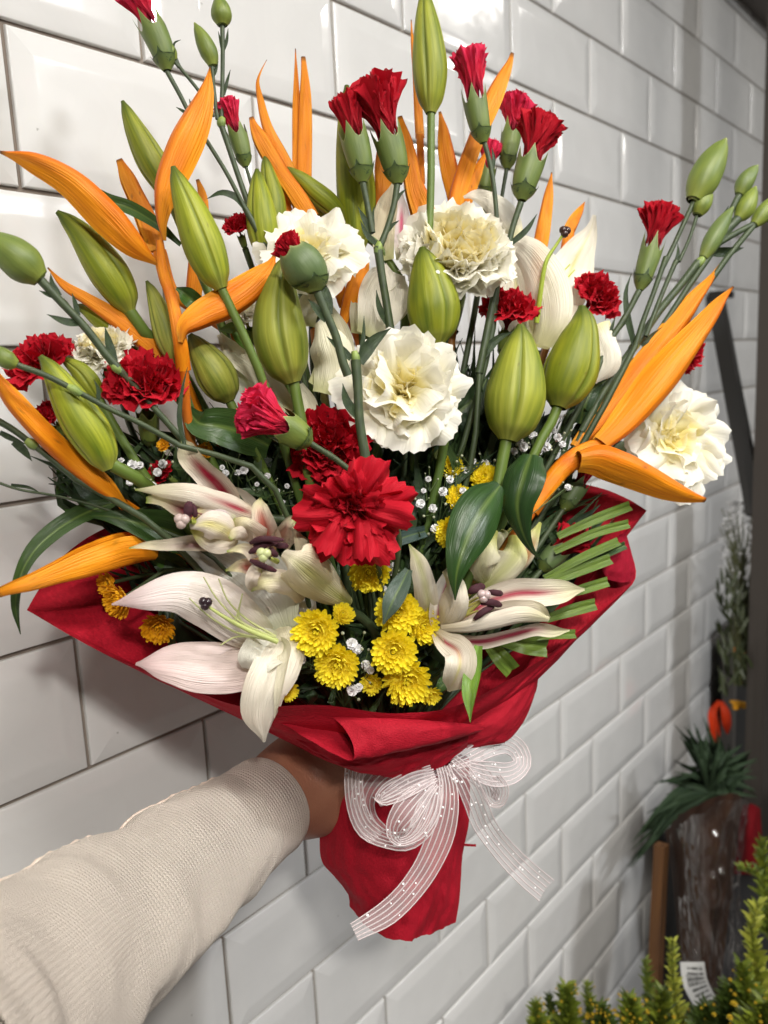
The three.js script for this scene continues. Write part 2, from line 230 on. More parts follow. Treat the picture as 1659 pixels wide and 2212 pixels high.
{ const t = thing('wooden_stake', 'golden brown square wooden stake standing left of the brown bundle', 'stake', P(1402, 2110, 1.22)); const pts = st('L6 778,1120,1.22 745,1500,1.22 735,2080,1.22', 0, true); const q = pts[0].clone().sub(pts[2]), L = q.length(); const g = new THREE.BoxGeometry(0.02, L, 0.016, 4, 24, 4), n = g.attributes.position.count, cs = []; for (let i = 0; i < n; i++) { const p = g.attributes.position; cs.push(...mix(C(112, 74, 36), C(78, 50, 26), cl(0.5 + 0.9 * nz(p.getX(i) * 300, p.getY(i) * 9, p.getZ(i) * 300)))); } g.setAttribute('color', new THREE.Float32BufferAttribute(cs, 3)); g.applyQuaternion(new THREE.Quaternion().setFromUnitVectors(V(0, 1, 0), q.normalize())); const c = pts[0].clone().add(pts[2]).multiplyScalar(0.5); g.translate(c.x, c.y, c.z); mesh(t, 'stake', g, M.dark); }
{ const t = thing('flower_bundle', 'brown paper bundle in crinkled clear plastic standing behind the yellow foliage', 'wrapped bundle', P(1530, 2150, 1.15));
  const r = (s) => st(s, 0, true);
  const rows = [r('L6 800,1040,1.25 900,930,1.18 1040,860,1.14 1180,810,1.16 1270,830,1.26'), r('L6 840,1300,1.24 920,1250,1.17 1040,1230,1.13 1150,1220,1.16 1230,1210,1.24'), r('L6 870,1600,1.22 940,1600,1.16 1040,1600,1.13 1130,1590,1.16 1190,1560,1.22'), r('L6 900,2000,1.2 960,2030,1.15 1020,2050,1.13 1080,2060,1.15 1130,2040,1.2')];
  mesh(t, 'paper_cone', loft(rows, 20, 24, (u, v) => mix(C(66, 44, 30), C(40, 28, 22), 0.5 + 0.7 * nz(u * 8, v * 12, 3)), { wr: 0.008 }), M.paper);
  const out = rows.map((q) => q.map((p) => p.clone().addScaledVector(CT, 0.02)));
  out[3] = r('L6 905,1900,1.16 1000,2000,1.12 1100,2030,1.1 1200,1990,1.12 1270,1800,1.18'); out[2] = r('L6 890,1580,1.18 1000,1600,1.12 1120,1620,1.1 1200,1580,1.12 1260,1500,1.18');
  mesh(t, 'clear_film', loft(out, 40, 44, flat([1, 1, 1]), { wr: 0.014, seed: 5 }), new THREE.MeshPhysicalMaterial({ transmission: 1, thickness: 0, roughness: 0.08, side: THREE.DoubleSide, color: 0xffffff, bumpMap: tex(256, 256, (u, v) => 0.5 + 0.5 * (0.6 - Math.abs(nz(u * 7, v * 5, 4)) * 2) + 0.3 * nz(u * 16, v * 12, 2)), bumpScale: 0.004 }));
  const lt = tex(128, 256, (u, v) => { const row = Math.floor(v * 16), on = (row % 2 === 0) && u > 0.1 && u < 0.75 + 0.2 * nz(row * 3.3, 1) && nz(u * 40, row * 7.7, 2) > -0.25; const y = v > 0.08 && v < 0.93; const bar = v > 0.3 && v < 0.5 && u > 0.2 && u < 0.8 && nz(u * 60, 3, 1) > 0; return (on && y) || bar ? 0.35 : 0.86; }, true);
  const lp = r('L6 965,1835,1.095 985,1960,1.09 1045,2080,1.085'); const g = blade(lp, [50, 52, 50], { nu: 6, nv: 4, roll: 0, c: [0.75, 0.75, 0.73] }); mesh(t, 'paper_label', g, std({ roughness: 0.5, map: lt })); }
{ const t = thing('red_wrapped_bundle', 'dark red wrapped bundle squeezed between the brown bundle and the post', 'wrapped bundle', P(1612, 1900, 1.35)); const r = (s) => st(s, 0, true); mesh(t, 'red_paper', loft([r('L6 1250,900,1.36 1310,870,1.32 1380,900,1.36'), r('L6 1240,1100,1.36 1310,1080,1.31 1390,1100,1.36'), r('L6 1215,1300,1.37 1300,1300,1.33 1390,1300,1.37')], 8, 12, flat(C(110, 10, 20)), { wr: 0.008 }), M.paper); }
{ const t = thing('orange_bracts', 'two drooping orange red bracts above the palm leaves', 'flower', P(1555, 1570, 1.5)); for (const s of ['L6 1130,250,1.5 1090,320,1.49 1105,420,1.49 1130,560,1.5', 'L6 1140,250,1.5 1165,310,1.49 1175,380,1.49 1180,450,1.5']) mesh(t, 'bract', blade(st(s, 0, true), [8, 19, 17, 4], { bend: 0.9, col: (u) => mix(C(214, 62, 18), C(150, 36, 14), u) }), M.bract); }
{ const t = thing('marigold', 'small blurred orange flower in front of the black panel', 'flower', P(1595, 1412, 1.5)); const g = []; for (let i = 0; i < 22; i++) { const a = rnd() * 6.28, b = rnd() * 1.5; g.push(new THREE.SphereGeometry(0.006, 6, 4).scale(1, 0.5, 1).translate(Math.cos(a) * 0.011 * Math.sin(b), 0.01 * Math.cos(b), Math.sin(a) * 0.011 * Math.sin(b))); } local(t, 'flower_head', mergeGeometries(g), plain(C(235, 130, 16))); const u = thing('marigold', 'blurred yellow flower low on the black panel above the palm leaves', 'flower', P(1593, 1525, 1.5)); local(u, 'flower_head', mergeGeometries(g).scale(1.2, 0.7, 1.2), plain(C(214, 150, 14))); }
// leafy and flowering bunches of the shop
const floretG = (() => { const g = []; for (let i = 0; i < 15; i++) { const a = i * 2.4, b = Math.acos(1 - i / 15 * 1.5); const q = new THREE.PlaneGeometry(0.62, 0.8, 2, 2); const p = q.attributes.position; for (let k = 0; k < p.count; k++) p.setZ(k, 0.25 * p.getY(k) ** 2 + 0.1 * nz(p.getX(k) * 5, p.getY(k) * 5, i)); q.translate(0, 0.45, 0).rotateX(b).rotateY(a); g.push(q); } const m = mergeGeometries(g); m.computeVertexNormals(); const n = m.attributes.position.count; m.setAttribute('color', new THREE.Float32BufferAttribute(Array.from({ length: n * 3 }, () => 0.8), 3)); return m; })();
{ const t = thing('babys_breath_bunch', 'blurred bunch of tiny cream flowers beside the post, above the black panel', 'bunch of flowers', P(1600, 1400, 1.45)); const fl = [], gr = [];
  for (let i = 0; i < 240; i++) { const y = 1085 + 420 * rnd() ** 1.3, x = 1600 + rr(-1, 1) * (28 + 20 * ss(1080, 1160, y)), d = 1.45 + rr(-0.05, 0.06); const p = P(x, y, d); if (y < 1290 - rnd() * 60) fl.push(floretG.clone().scale(0.0042, 0.0042, 0.0042).rotateX(rnd() * 3).translate(p.x, p.y, p.z)); else gr.push(blade([p, p.clone().add(V(rr(-1, 1) * 0.02, 0.03, rr(-1, 1) * 0.02))], [0.003, 0.006, 0.001], { nu: 3, nv: 2, c: C(58, 66, 40) }).scale(1, 1, 1)); }
  for (let i = 0; i < 46; i++) gr.push(pod([P(1600 + rr(-14, 14), 1480, 1.46), P(1600 + rr(-20, 20), 1300, 1.46), P(1600 + rr(-45, 40), 1090 + rnd() * 120, 1.46 + rr(-0.04, 0.04))].map((p) => p), 0.0016, { nu: 5, nv: 4, c: C(96, 100, 64) }));
  mesh(t, 'florets', mergeGeometries(fl), std({ roughness: 0.8 }), { kind: 'stuff' }); mesh(t, 'foliage', mergeGeometries(gr), M.leaf, { kind: 'stuff' }); }
function plume(label, s, w, n, ca, cb, yel) { w *= 1.35; n = Math.round(n * 1.2); const pts = st(s, 0, true), t = thing('goldenrod_sprig', label, 'foliage sprig', pts[0], 'yellow green sprigs in the lower right corner'); const c = new THREE.CatmullRomCurve3(pts); const lv = [], fl = []; const k = pts.d / FPX;
  for (let i = 0; i < n; i++) { const u = i / n, p = c.getPointAt(u), a = i * 2.4, out = camDir([Math.cos(a), 0.9, Math.sin(a)]); const L = w * k * (0.5 + 0.6 * rnd()) * (1.05 - 0.6 * u); const e = p.clone().addScaledVector(out, L); const col = mix(ca, cb, rnd()); const b = blade([p, p.clone().lerp(e, 0.5).add(V(0, L * 0.12, 0)), e], [0.15, 0.3, 0.24, 0.03].map((q) => q * L), { nu: 4, nv: 2, bend: 0.5, roll: rr(-60, 60), c: col }); lv.push(b); if (rnd() < yel) fl.push(floretG.clone().scale(L * 0.1, L * 0.1, L * 0.1).translate(e.x, e.y, e.z)); }
  mesh(t, 'leaves', mergeGeometries(lv), M.leaf, { kind: 'stuff' }); mesh(t, 'stem', pod(pts, 5, { nu: 10, nv: 6, c: C(88, 98, 40) }), M.stem);
  if (fl.length) mesh(t, 'blossoms', mergeGeometries(fl), new THREE.MeshStandardMaterial({ color: new THREE.Color(...C(180, 150, 24)), roughness: 0.8, side: THREE.DoubleSide }), { kind: 'stuff' }); }
const GA = C(122, 134, 42), GB = C(74, 92, 34), GY = C(176, 178, 74), GD = C(48, 62, 26);
plume('thick pale sprig rising along the post in the lower right corner', 'L6 1400,2300,1.0 1360,1900,1.0 1330,1620,1.0 1370,1480,1.0', 46, 110, GY, GA, 0);
plume('pale sprig leaning out over the post at its foot', 'L6 1430,1700,1.05 1390,1350,1.06 1290,1280,1.06 1240,1270,1.06', 36, 70, GA, GB, 0);
plume('upright sprig touching the post below the red bundle', 'L6 1420,1500,1.1 1400,1250,1.1 1390,1090,1.1', 36, 60, GA, GB, 0);
plume('bushy sprig at the right edge above the bottom corner', 'L6 1390,2330,0.95 1300,2050,0.96 1260,1850,0.96', 48, 100, GA, GB, 0.1);
plume('tall slim sprig in front of the wooden stake and the brown bundle', 'L6 900,2330,1.02 860,2050,1.02 845,1860,1.02 848,1700,1.02', 34, 100, GY, GA, 0);
plume('slim sprig directly left of the wooden stake foot', 'L6 720,2330,1.08 700,2060,1.08 690,1920,1.08 680,1820,1.08', 30, 80, GA, GB, 0);
plume('short sprig with yellow tips at the bottom edge below the white label', 'L6 1010,2350,0.97 1040,2200,0.98 1060,2110,0.98', 44, 90, GB, GD, 0.1);
plume('low dark sprig at the bottom edge right of the white label', 'L6 1160,2350,0.96 1190,2150,0.97 1200,1990,0.97', 50, 110, GB, GD, 0.06);
plume('yellow flecked sprig at the bottom edge nearest the red wrap', 'L6 60,2350,0.98 20,2180,0.98 15,2080,0.98', 36, 70, GA, GB, 0.35);
plume('dark sprig second along the bottom edge from the left', 'L6 130,2350,1 110,2150,1 95,2040,1', 30, 70, GB, GD, 0.1);
plume('broad sprig with yellow flecks before the lowest tiles', 'L6 220,2360,0.98 210,2120,0.98 195,1990,0.98', 46, 110, GA, GB, 0.2);
plume('thin sprig bending left in front of the lowest tiles', 'L6 400,2360,1.02 350,2160,1.02 320,1960,1.03', 32, 80, GA, GB, 0.08);
plume('yellow tipped sprig at the bottom edge below the thin bent one', 'L6 420,2360,0.95 430,2200,0.95 400,2110,0.95', 40, 90, GB, GD, 0.4);
plume('yellow flecked sprig at the bottom edge left of the stake foot', 'L6 610,2360,0.96 600,2180,0.96 580,2060,0.96', 46, 110, GA, GB, 0.3);
plume('feathery sprig at the bottom edge in front of the stake foot', 'L6 780,2360,0.98 770,2170,0.98 790,2020,0.98', 46, 110, GA, GD, 0.1);
plume('dense sprig filling the bottom right corner', 'L6 1330,2400,0.9 1380,2250,0.9 1400,2100,0.9', 60, 120, GA, GD, 0.12);
// ---------- the bouquet: builders ----------
const GATHER = () => { const a = rnd() * 6.283, r = Math.sqrt(rnd()) * 26; return P(838 + Math.cos(a) * r, 1650, 0.565 + Math.sin(a) * r * 0.0003); };
const sg1 = C(76, 90, 56), sg2 = C(46, 60, 40), budG = C(150, 168, 52), budD = C(78, 104, 22);
const stemCol = (u, v) => mix(sg2, sg1, 0.5 + 0.6 * nz(u * 12, v * 6, 4));
function stemIn(t, p, dir, d, col) {                 // a stem from a flower's base down to where the stems are gathered
  const e = GATHER(), L = p.distanceTo(e); const pts = [p.clone(), p.clone().addScaledVector(dir, Math.min(0.05, L * 0.25)), p.clone().lerp(e, 0.55).addScaledVector(dir, 0.012), e]; pts.px = null;
  return mesh(t, 'stem', pod(pts, [d, d, d * 0.95, d * 0.95], { nu: 14, nv: 8, col: col ?? stemCol }), M.stem);
}
const green3 = (th) => 0.5 + 0.5 * Math.cos(3 * th);
const budProf = [0.3, 0.68, 0.86, 0.96, 1, 0.97, 0.9, 0.8, 0.68, 0.53, 0.36, 0.12];
function lilyBud(label, s, layer, w, o = {}) {
  const pts = st(s, layer), t = thing('lily_bud', label, 'lily bud', pts[0], 'green lily buds in the bouquet'); const hue = o.hue ?? 0, tw = o.spin ?? rnd() * 6;
  const tone = 0.82 + 0.28 * rnd(), a = mul(mix(C(152, 158, 38), C(172, 174, 90), hue), tone), b = mul(mix(C(84, 104, 20), C(108, 122, 42), hue), tone), tip = C(50, 70, 16), sd = rnd() * 50;
  mesh(t, 'bud', pod(pts, budProf.map((q) => q * w), { nu: 34, nv: 84, roll: o.roll ?? 0, sec: (th, u) => { const k = ss(0, 0.2, u) * ss(1.02, 0.8, u); const q = Math.abs(Math.cos(1.5 * (th + tw))); return 1 + k * (0.055 * (q - 0.5) - 0.095 * Math.exp(-((q / 0.15) ** 2)) - 0.015 * Math.exp(-(((q - 0.86) / 0.05) ** 2)) * ss(0.9, 0.5, u) + 0.02 * nz(u * 4 + sd, th * 1.2, sd)); },
    col: (u, v) => { const th = v * 6.2832; const q = Math.abs(Math.cos(1.5 * (th + tw))); let c = mix(a, b, cl(0.3 + 0.35 * ss(0.75, 1, q) - 0.2 * u + 0.35 * nz(u * 2.5 + sd, v * 12, 2) + 0.45 * nz(u * 4, v * 46, sd))); c = mix(c, C(76, 94, 24), 0.65 * Math.exp(-((q / 0.16) ** 2))); c = mix(c, C(190, 192, 110), 0.22 * Math.exp(-(((q - 0.3) / 0.09) ** 2)) * ss(1, 0.6, u)); c = mix(c, C(96, 84, 40), ss(0.62, 0.72, nz(u * 22 + sd, v * 30, 6)) * 0.5); c = mix(c, tip, ss(0.78, 1, u) * 0.8); return mix(c, C(170, 172, 90), ss(0.16, 0, u) * 0.35); } }), M.bud);
  if (o.stem) { const q = st(o.stem, layer); const e = q[q.length - 1], dir = e.clone().sub(q[q.length - 2]).normalize(); const g = GATHER(); const full = [...q, e.clone().lerp(g, 0.5).addScaledVector(dir, 0.015), g]; const k = q.px(1); mesh(t, 'stem', pod(full, [o.sw ?? 22, (o.sw ?? 22) * 0.9, (o.sw ?? 22) * 0.85, (o.sw ?? 22) * 0.85].map((z) => z * k), { nu: 22, nv: 10, col: (u, v) => mix(C(96, 118, 44), C(58, 84, 40), cl(u * 1.5 + 0.4 * nz(u * 9, v * 5, 1))) }), M.stem); }
  else stemIn(t, pts[0], pts[0].clone().sub(pts[1]).normalize(), pts.px(o.sw ?? 20), (u, v) => mix(C(96, 118, 44), C(58, 84, 40), cl(u * 1.5 + 0.4 * nz(u * 9, v * 5, 1))));
  return t;
}
// ---- carnations ----
const RED = { e: C(196, 18, 40), m: C(180, 10, 32), b: C(172, 8, 30), mat: M.red }, PINK = { e: C(226, 50, 92), m: C(212, 28, 60), b: C(206, 40, 72), mat: M.red }, WHITE = { e: C(250, 248, 240), m: C(248, 244, 220), b: C(240, 228, 140), mat: M.white };
const cache = {};
function carnationPetal(pal, key, k, q) {             // unit petal: base at the origin, flower axis +Y, leaning to +Z
  const id = key + k; pal.g ??= {}; if (pal.g[id]) return pal.g[id];
  const sd = k * 7.7 + key.length * 3.1 + q.th1, nu = 14, nv = q.nv ?? 24; const th0 = 0.04; const cy = [], cz = [], cn = []; let y = 0, z = q.r0 ?? 0.03;
  for (let i = 0; i <= nu; i++) { const u = i / nu; const th = lerp(th0, q.th1 + 0.12 * Math.sin(k * 2.3), ss(0.05, 0.75, u)) + (q.curl ?? 0.25) * ss(0.65, 1, u); cy.push(y); cz.push(z); cn.push(th); y += Math.cos(th) * q.L / nu; z += Math.sin(th) * q.L / nu; }
  const tooth = [...Array(nv + 1)].map((_, j) => (j % 2 ? 1 : 0) * rr(0.4, 1) + rr(0, 0.4)), al = Math.asin(Math.min(0.96, q.fan)) * 1.3 + 0.1;
  const pos = (u, vv) => {
    const v = vv * 2 - 1; const j = Math.round(vv * nv); const ph = v * al * (0.3 + 0.7 * ss(0.05, 0.55, u)), rim = 1 - 0.2 * Math.abs(v) ** 5 * ss(0.3, 1, u) - q.teeth * tooth[j] * ss(0.75, 1, u) + 0.05 * nz(v * 2.4 + sd, sd) * u; const x0 = cl(u * rim * Math.cos(ph * 0.85)) * nu, i = Math.min(nu - 1, Math.floor(x0)), f = x0 - i;
    const py = lerp(cy[i], cy[i + 1], f), pz = lerp(cz[i], cz[i + 1], f), th = lerp(cn[i], cn[i + 1], f); const x = (u * rim * q.L + 0.04) * Math.sin(ph);
    const ru = q.ruf * u * u * (Math.sin(q.rn * v * 3.14 + sd) + 0.5 * Math.sin(q.rn * 2.1 * v * 3.14 + sd * 1.7 + u * 3)) + q.cup * v * v * u * 0.4 + q.ruf * u * (0.5 * nz(u * 3 + sd, v * 2.2, sd) + 0.3 * nz(u * 5 + sd, v * 6, sd + 4));
    const n = ru * q.L; return V(x, py + n * Math.sin(th), pz - n * Math.cos(th));
  };
  return (pal.g[id] = gridGeo(nu, nv, pos, (u, v) => { const s = 0.5 + 0.5 * nz(u * 3 + sd, v * 26, sd); const w = pal === WHITE; if (w && q.tint) return mix(mix(C(240, 222, 120), C(250, 238, 168), ss(0.3, 0.7, u)), pal.e, ss(0.75, 1.15, u)); return mix(mix(pal.b, pal.m, w ? ss(0.25, 0.85, u) : ss(0.1, 0.5, u)), pal.e, ss(w ? 0.55 : 0.45, 1, u) * (0.55 + 0.5 * s)); }));
}
const RINGS = {
  red: [[8, { th1: 1.65, L: 1.02, fan: 0.54, ruf: 0.09, rn: 2.4, teeth: 0.06, cup: 0.1 }], [8, { th1: 1.25, L: 1.0, fan: 0.5, ruf: 0.14, rn: 2.6, teeth: 0.06, cup: 0.3 }], [9, { th1: 0.85, L: 1.0, fan: 0.44, ruf: 0.17, rn: 2.8, teeth: 0.07, cup: 0.4, curl: 0.15 }], [8, { th1: 0.5, L: 0.98, fan: 0.38, ruf: 0.19, rn: 2.8, teeth: 0.08, cup: 0.4, curl: 0.1 }], [6, { th1: 0.2, L: 0.95, fan: 0.3, ruf: 0.2, rn: 2.4, teeth: 0.08, cup: 0.4, curl: 0 }]],
  loose: [[5, { th1: 1.55, L: 1.16, fan: 0.42, ruf: 0.15, rn: 2.4, teeth: 0.07, cup: -0.1 }], [5, { th1: 1.3, L: 1.0, fan: 0.42, ruf: 0.19, rn: 2.4, teeth: 0.07, cup: 0.2 }], [7, { th1: 0.95, L: 0.76, fan: 0.42, ruf: 0.23, rn: 2.4, teeth: 0.08, cup: 0.4 }], [8, { th1: 0.55, L: 0.62, fan: 0.36, ruf: 0.25, rn: 2.4, teeth: 0.09, cup: 0.4 }], [6, { th1: 0.15, L: 0.54, fan: 0.3, ruf: 0.24, rn: 2.2, teeth: 0.09, cup: 0.4, curl: 0 }]],
  white: [[6, { th1: 1.72, L: 1.06, fan: 0.56, ruf: 0.10, rn: 1.8, teeth: 0.035, cup: 0.0, curl: 0.1, nv: 28 }], [6, { th1: 1.4, L: 0.94, fan: 0.52, ruf: 0.14, rn: 1.8, teeth: 0.035, cup: 0.2, curl: 0.15, nv: 28 }], [6, { th1: 1.05, L: 0.8, fan: 0.54, ruf: 0.15, rn: 1.7, teeth: 0.02, cup: 0.5, curl: -0.1, nv: 26 }], [6, { tint: 1, th1: 0.7, L: 0.68, fan: 0.48, ruf: 0.13, rn: 1.5, teeth: 0.02, cup: 0.8, curl: -0.4, nv: 26 }], [5, { tint: 1, th1: 0.35, L: 0.56, fan: 0.4, ruf: 0.15, rn: 1.3, teeth: 0.02, cup: 0.9, curl: -0.4 }], [4, { tint: 1, th1: 0.1, L: 0.5, fan: 0.3, ruf: 0.16, rn: 1.2, teeth: 0.02, cup: 0.8, curl: -0.2 }]],
  fluffy: [[8, { th1: 1.6, L: 1.0, fan: 0.52, ruf: 0.07, rn: 2.2, teeth: 0.05, cup: 0.1 }], [9, { th1: 1.25, L: 1.0, fan: 0.48, ruf: 0.10, rn: 2.4, teeth: 0.06, cup: 0.3 }], [9, { th1: 0.9, L: 0.98, fan: 0.42, ruf: 0.12, rn: 2.4, teeth: 0.07, cup: 0.5, curl: 0 }], [9, { tint: 1, th1: 0.58, L: 0.95, fan: 0.36, ruf: 0.14, rn: 2.2, teeth: 0.07, cup: 0.6, curl: 0 }], [7, { tint: 1, th1: 0.25, L: 0.92, fan: 0.3, ruf: 0.14, rn: 2.0, teeth: 0.07, cup: 0.5, curl: 0 }]],
  tuft: [[7, { th1: 0.16, L: 1.0, fan: 0.19, ruf: 0.10, rn: 2.4, teeth: 0.05, cup: 0.5, curl: -0.25, r0: 0.2 }], [7, { th1: 0.1, L: 1.03, fan: 0.19, ruf: 0.13, rn: 2.8, teeth: 0.06, cup: 0.3, curl: 0.1, r0: 0.14 }], [6, { th1: 0.05, L: 1.02, fan: 0.18, ruf: 0.15, rn: 2.8, teeth: 0.07, cup: 0.3, curl: 0.2, r0: 0.07 }], [4, { th1: 0.02, L: 1.0, fan: 0.2, ruf: 0.17, rn: 2.4, teeth: 0.07, cup: 0.3, curl: 0, r0: 0.02 }]],
  half: [[8, { th1: 0.27, L: 0.96, fan: 0.26, ruf: 0.12, rn: 2.6, teeth: 0.05, cup: 0.4, curl: -0.1, r0: 0.18 }], [8, { th1: 0.2, L: 1.0, fan: 0.25, ruf: 0.17, rn: 2.8, teeth: 0.06, cup: 0.3, curl: 0.2, r0: 0.13 }], [8, { th1: 0.14, L: 0.98, fan: 0.22, ruf: 0.17, rn: 2.6, teeth: 0.07, cup: 0.3, curl: 0.2, r0: 0.07 }], [5, { th1: 0.05, L: 0.92, fan: 0.22, ruf: 0.18, rn: 2.4, teeth: 0.07, cup: 0.3, curl: 0, r0: 0.03 }]],
};
function petals(t, p, dir, R, pal, kind, spin = rnd() * 6) {
  RINGS[kind].forEach(([n, q], ri) => { for (let i = 0; i < n; i++) { const g = carnationPetal(pal, kind + ri + '_', i % 4, q); const m = local(t, 'petal', g, pal.mat); orient(m, p.clone().sub(t.position), dir, spin + ri * 0.45 + (i / n) * 6.2832 + rr(-0.15, 0.15)); const lo = kind === 'loose' ? 1 : kind === 'white' ? 0.5 : 0; m.rotateX(rr(-0.1, 0.1) * (1 + 1.6 * lo)); m.rotateZ(rr(-0.1, 0.1) * lo); const s = R * rr(0.9 - 0.12 * lo, 1.08 + 0.08 * lo); m.scale.set(s, s, s); } });
}
const calG = [C(120, 140, 66), C(66, 90, 46), C(64, 88, 46)];
function calyx(t, pts, w, o = {}) {
  const sd = rnd() * 9, hue = o.hue ?? 0.5; const tint = mix(C(92, 112, 72), C(128, 142, 52), hue);
  mesh(t, 'calyx', pod(pts, o.prof ? o.prof.map((q) => q * w) : [0.34, 0.72, 0.86, 0.93, 0.97, 1, 1.04].map((q) => q * w), { nu: 16, nv: 30, tooth: o.tooth ?? 0.34, teeth: 5, tph: sd, roll: 0, sec: (th, u) => 1 + 0.035 * Math.sin(5 * th / 1 + sd * 2) * u, col: (u, v) => { let c = mix(tint, calG[1], cl(0.25 + 0.5 * nz(u * 3, v * 14, sd))); c = mix(c, C(176, 178, 118), ss(0.92, 1, u) * 0.55); return mix(c, C(150, 158, 62), ss(0.25, 0.0, u) * 0.4); } }), M.calyx);
  const L = pts[0].distanceTo(pts[pts.length - 1]), ax = new THREE.CatmullRomCurve3(pts); const e = [pts[0].clone().addScaledVector(ax.getTangentAt(0), -L * 0.02), ax.getPointAt(0.14), ax.getPointAt(0.33)]; e.px = pts.px;
  mesh(t, 'bract', pod(e, [0.3, 0.66, 0.88, 1.03].map((q) => q * w), { nu: 8, nv: 24, tooth: 0.75, teeth: 4, tph: sd + 1, col: (u) => mix(C(112, 128, 60), C(54, 74, 40), ss(0, 0.9, u)) }), M.calyx);
}
// a budding carnation: axis runs from the foot of the calyx to its mouth; tuft = length of the petals beyond it in px
function carnBud(label, s, layer, w, tuft, o = {}) {
  const pts = st(s, layer), t = thing(o.name ?? 'carnation_bud', label, o.cat ?? 'carnation bud', pts[0], o.group ?? 'budding carnations in the bouquet'); const k = pts.px(1); const n = pts.length, mouth = pts[n - 1], dir = mouth.clone().sub(pts[n - 2]).normalize();
  if (tuft) { calyx(t, pts, w * 0.9, o); const R = (tuft + w * 0.55) * k; petals(t, mouth.clone().addScaledVector(dir, -w * 0.55 * k), dir, R, o.pal ?? PINK, o.kind ?? 'tuft'); }
  else { calyx(t, pts, w, { ...o, tooth: 0, prof: [0.5, 0.82, 1, 1, 0.92, 0.74, 0.48, 0.1] }); }
  stemsOf(t, o, pts, layer, o.sw ?? 13); return t;
}
function thinLeaf(t, s, layer, w, o = {}) { const pts = st(s, layer); mesh(t, 'leaf', blade(pts, [w * 0.8, w, w * 0.7, 1], { nu: 10, nv: 4, bend: 0.6, roll: o.roll ?? 20, col: (u, v) => mix(C(64, 80, 50), C(40, 54, 36), cl(0.5 + nz(u * 6, v * 5, 2))) }), M.leaf); }
function stemsOf(t, o, pts, layer, w) {
  for (const [s, ww, ly] of o.stems ?? []) { const q = st(s, ly ?? layer); const k = q.px(1); const f = []; const m = q.length; mesh(t, 'stem', pod(q, [ww ?? w, (ww ?? w) * 0.92, (ww ?? w) * 0.92, (ww ?? w)], { nu: m * 6, nv: 8, col: stemCol }), M.stem); }
  if (o.nodes) for (const s of o.nodes) { const q = st(s, layer); mesh(t, 'node', pod(q, [0.85, 1.25, 1.3, 1].map((z) => z * (o.nw ?? w * 1.15)), { nu: 8, nv: 8, col: (u, v) => mix(C(150, 170, 84), C(84, 108, 60), cl(u * 0.8)) }), M.stem); }
  if (o.into) { const q = st(o.into, layer); stemIn(t, q[0], (q[1] ?? q[0].clone().add(V(0, -0.01, 0))).clone().sub(q[0]).normalize(), q.px(w)); }
  else if (!o.stems) stemIn(t, pts[0], pts[0].clone().sub(pts[1]).normalize(), pts.px(w));
  for (const [s, ww, lo] of o.leaves ?? []) thinLeaf(t, s, layer + (lo ?? 0), ww);
}
function carnation(label, s, layer, R, face, pal, kind, o = {}) {
  const c = st(s, layer), t = thing(pal === WHITE ? 'white_carnation' : 'red_carnation', label, 'carnation', c[0], pal === WHITE ? 'white carnations in the bouquet' : 'open red carnations in the bouquet'); const dir = camDir(face), k = c.px(1), r = R * k;
  const b = c[0].clone().addScaledVector(dir, -r * 0.3); petals(t, b, dir, r, pal, kind, o.spin);
  const foot = b.clone().addScaledVector(dir, -r * (o.cl ?? 0.72)); const ax = [foot, b.clone().addScaledVector(dir, -r * 0.3), b.clone().addScaledVector(dir, r * 0.1)]; ax.px = c.px;
  calyx(t, ax, R * (o.cw ?? 0.42), { hue: 0.7, tooth: 0.25 });
  stemIn(t, foot, dir.clone().negate(), c.px(14)); return t;
}
// ---- heliconia ----
const ORA = C(236, 146, 22), ORB = C(208, 104, 10), ORL = C(240, 166, 36), BRN = C(84, 48, 26);
function bract(t, s, layer, w, o = {}) {            // a folded boat-shaped bract, base to tip; side: where it opens
  const pts = st(s, layer), nu = 30, nv = 22, f = frames(pts, nu, o.roll ?? 0), k = pts.px(1), side = o.side ?? 1, sd = rnd() * 40, th = o.thick ?? 0.5, gap = o.gap ?? 0.16;
  const pos = (u, vv) => { const v = vv * 2 - 1, q = f[Math.round(u * nu)], H = Math.max(0.0004, arr(w, u) * k); const a = Math.abs(v), pr = Math.sin(Math.PI * Math.min(1, 0.06 + a ** 0.75 * 0.86)) ** 0.8 * th + gap * a * a * (o.open ?? 1); const h = (a ** 1.25 - 0.5) * H + (v > 0 ? -0.05 * H * a * a : 0); return q.p.clone().addScaledVector(q.S, side * h).addScaledVector(q.N, Math.sign(v) * pr * H * 0.5 + 0.05 * H * nz(u * 5 + sd, v * 2.5, sd) + 0.02 * H * nz(u * 3 + sd, v * 9, sd)); };
  mesh(t, 'bract', gridGeo(nu, nv, pos, (u, vv) => { const v = Math.abs(vv * 2 - 1); let c = mix(ORA, ORB, cl(0.45 + 0.6 * nz(u * 4 + sd, vv * 5, sd) + 0.4 * nz(u * 3, vv * 30, sd) - 0.3 * v)); c = mix(c, C(196, 78, 10), ss(0.3, 0, v) * 0.45); c = mix(c, ORL, ss(0.86, 1, v) * 0.6); c = mix(c, C(150, 128, 40), ss(0.12, 0, u) * 0.3); c = mix(c, BRN, Math.max(ss(0.965, 1, u), ss(0.55, 0.7, nz(u * 30 + sd, vv * 30, 3)) * 0.55)); if (o.yel) c = mix(c, C(226, 150, 30), o.yel); return c; }), M.bract);
}
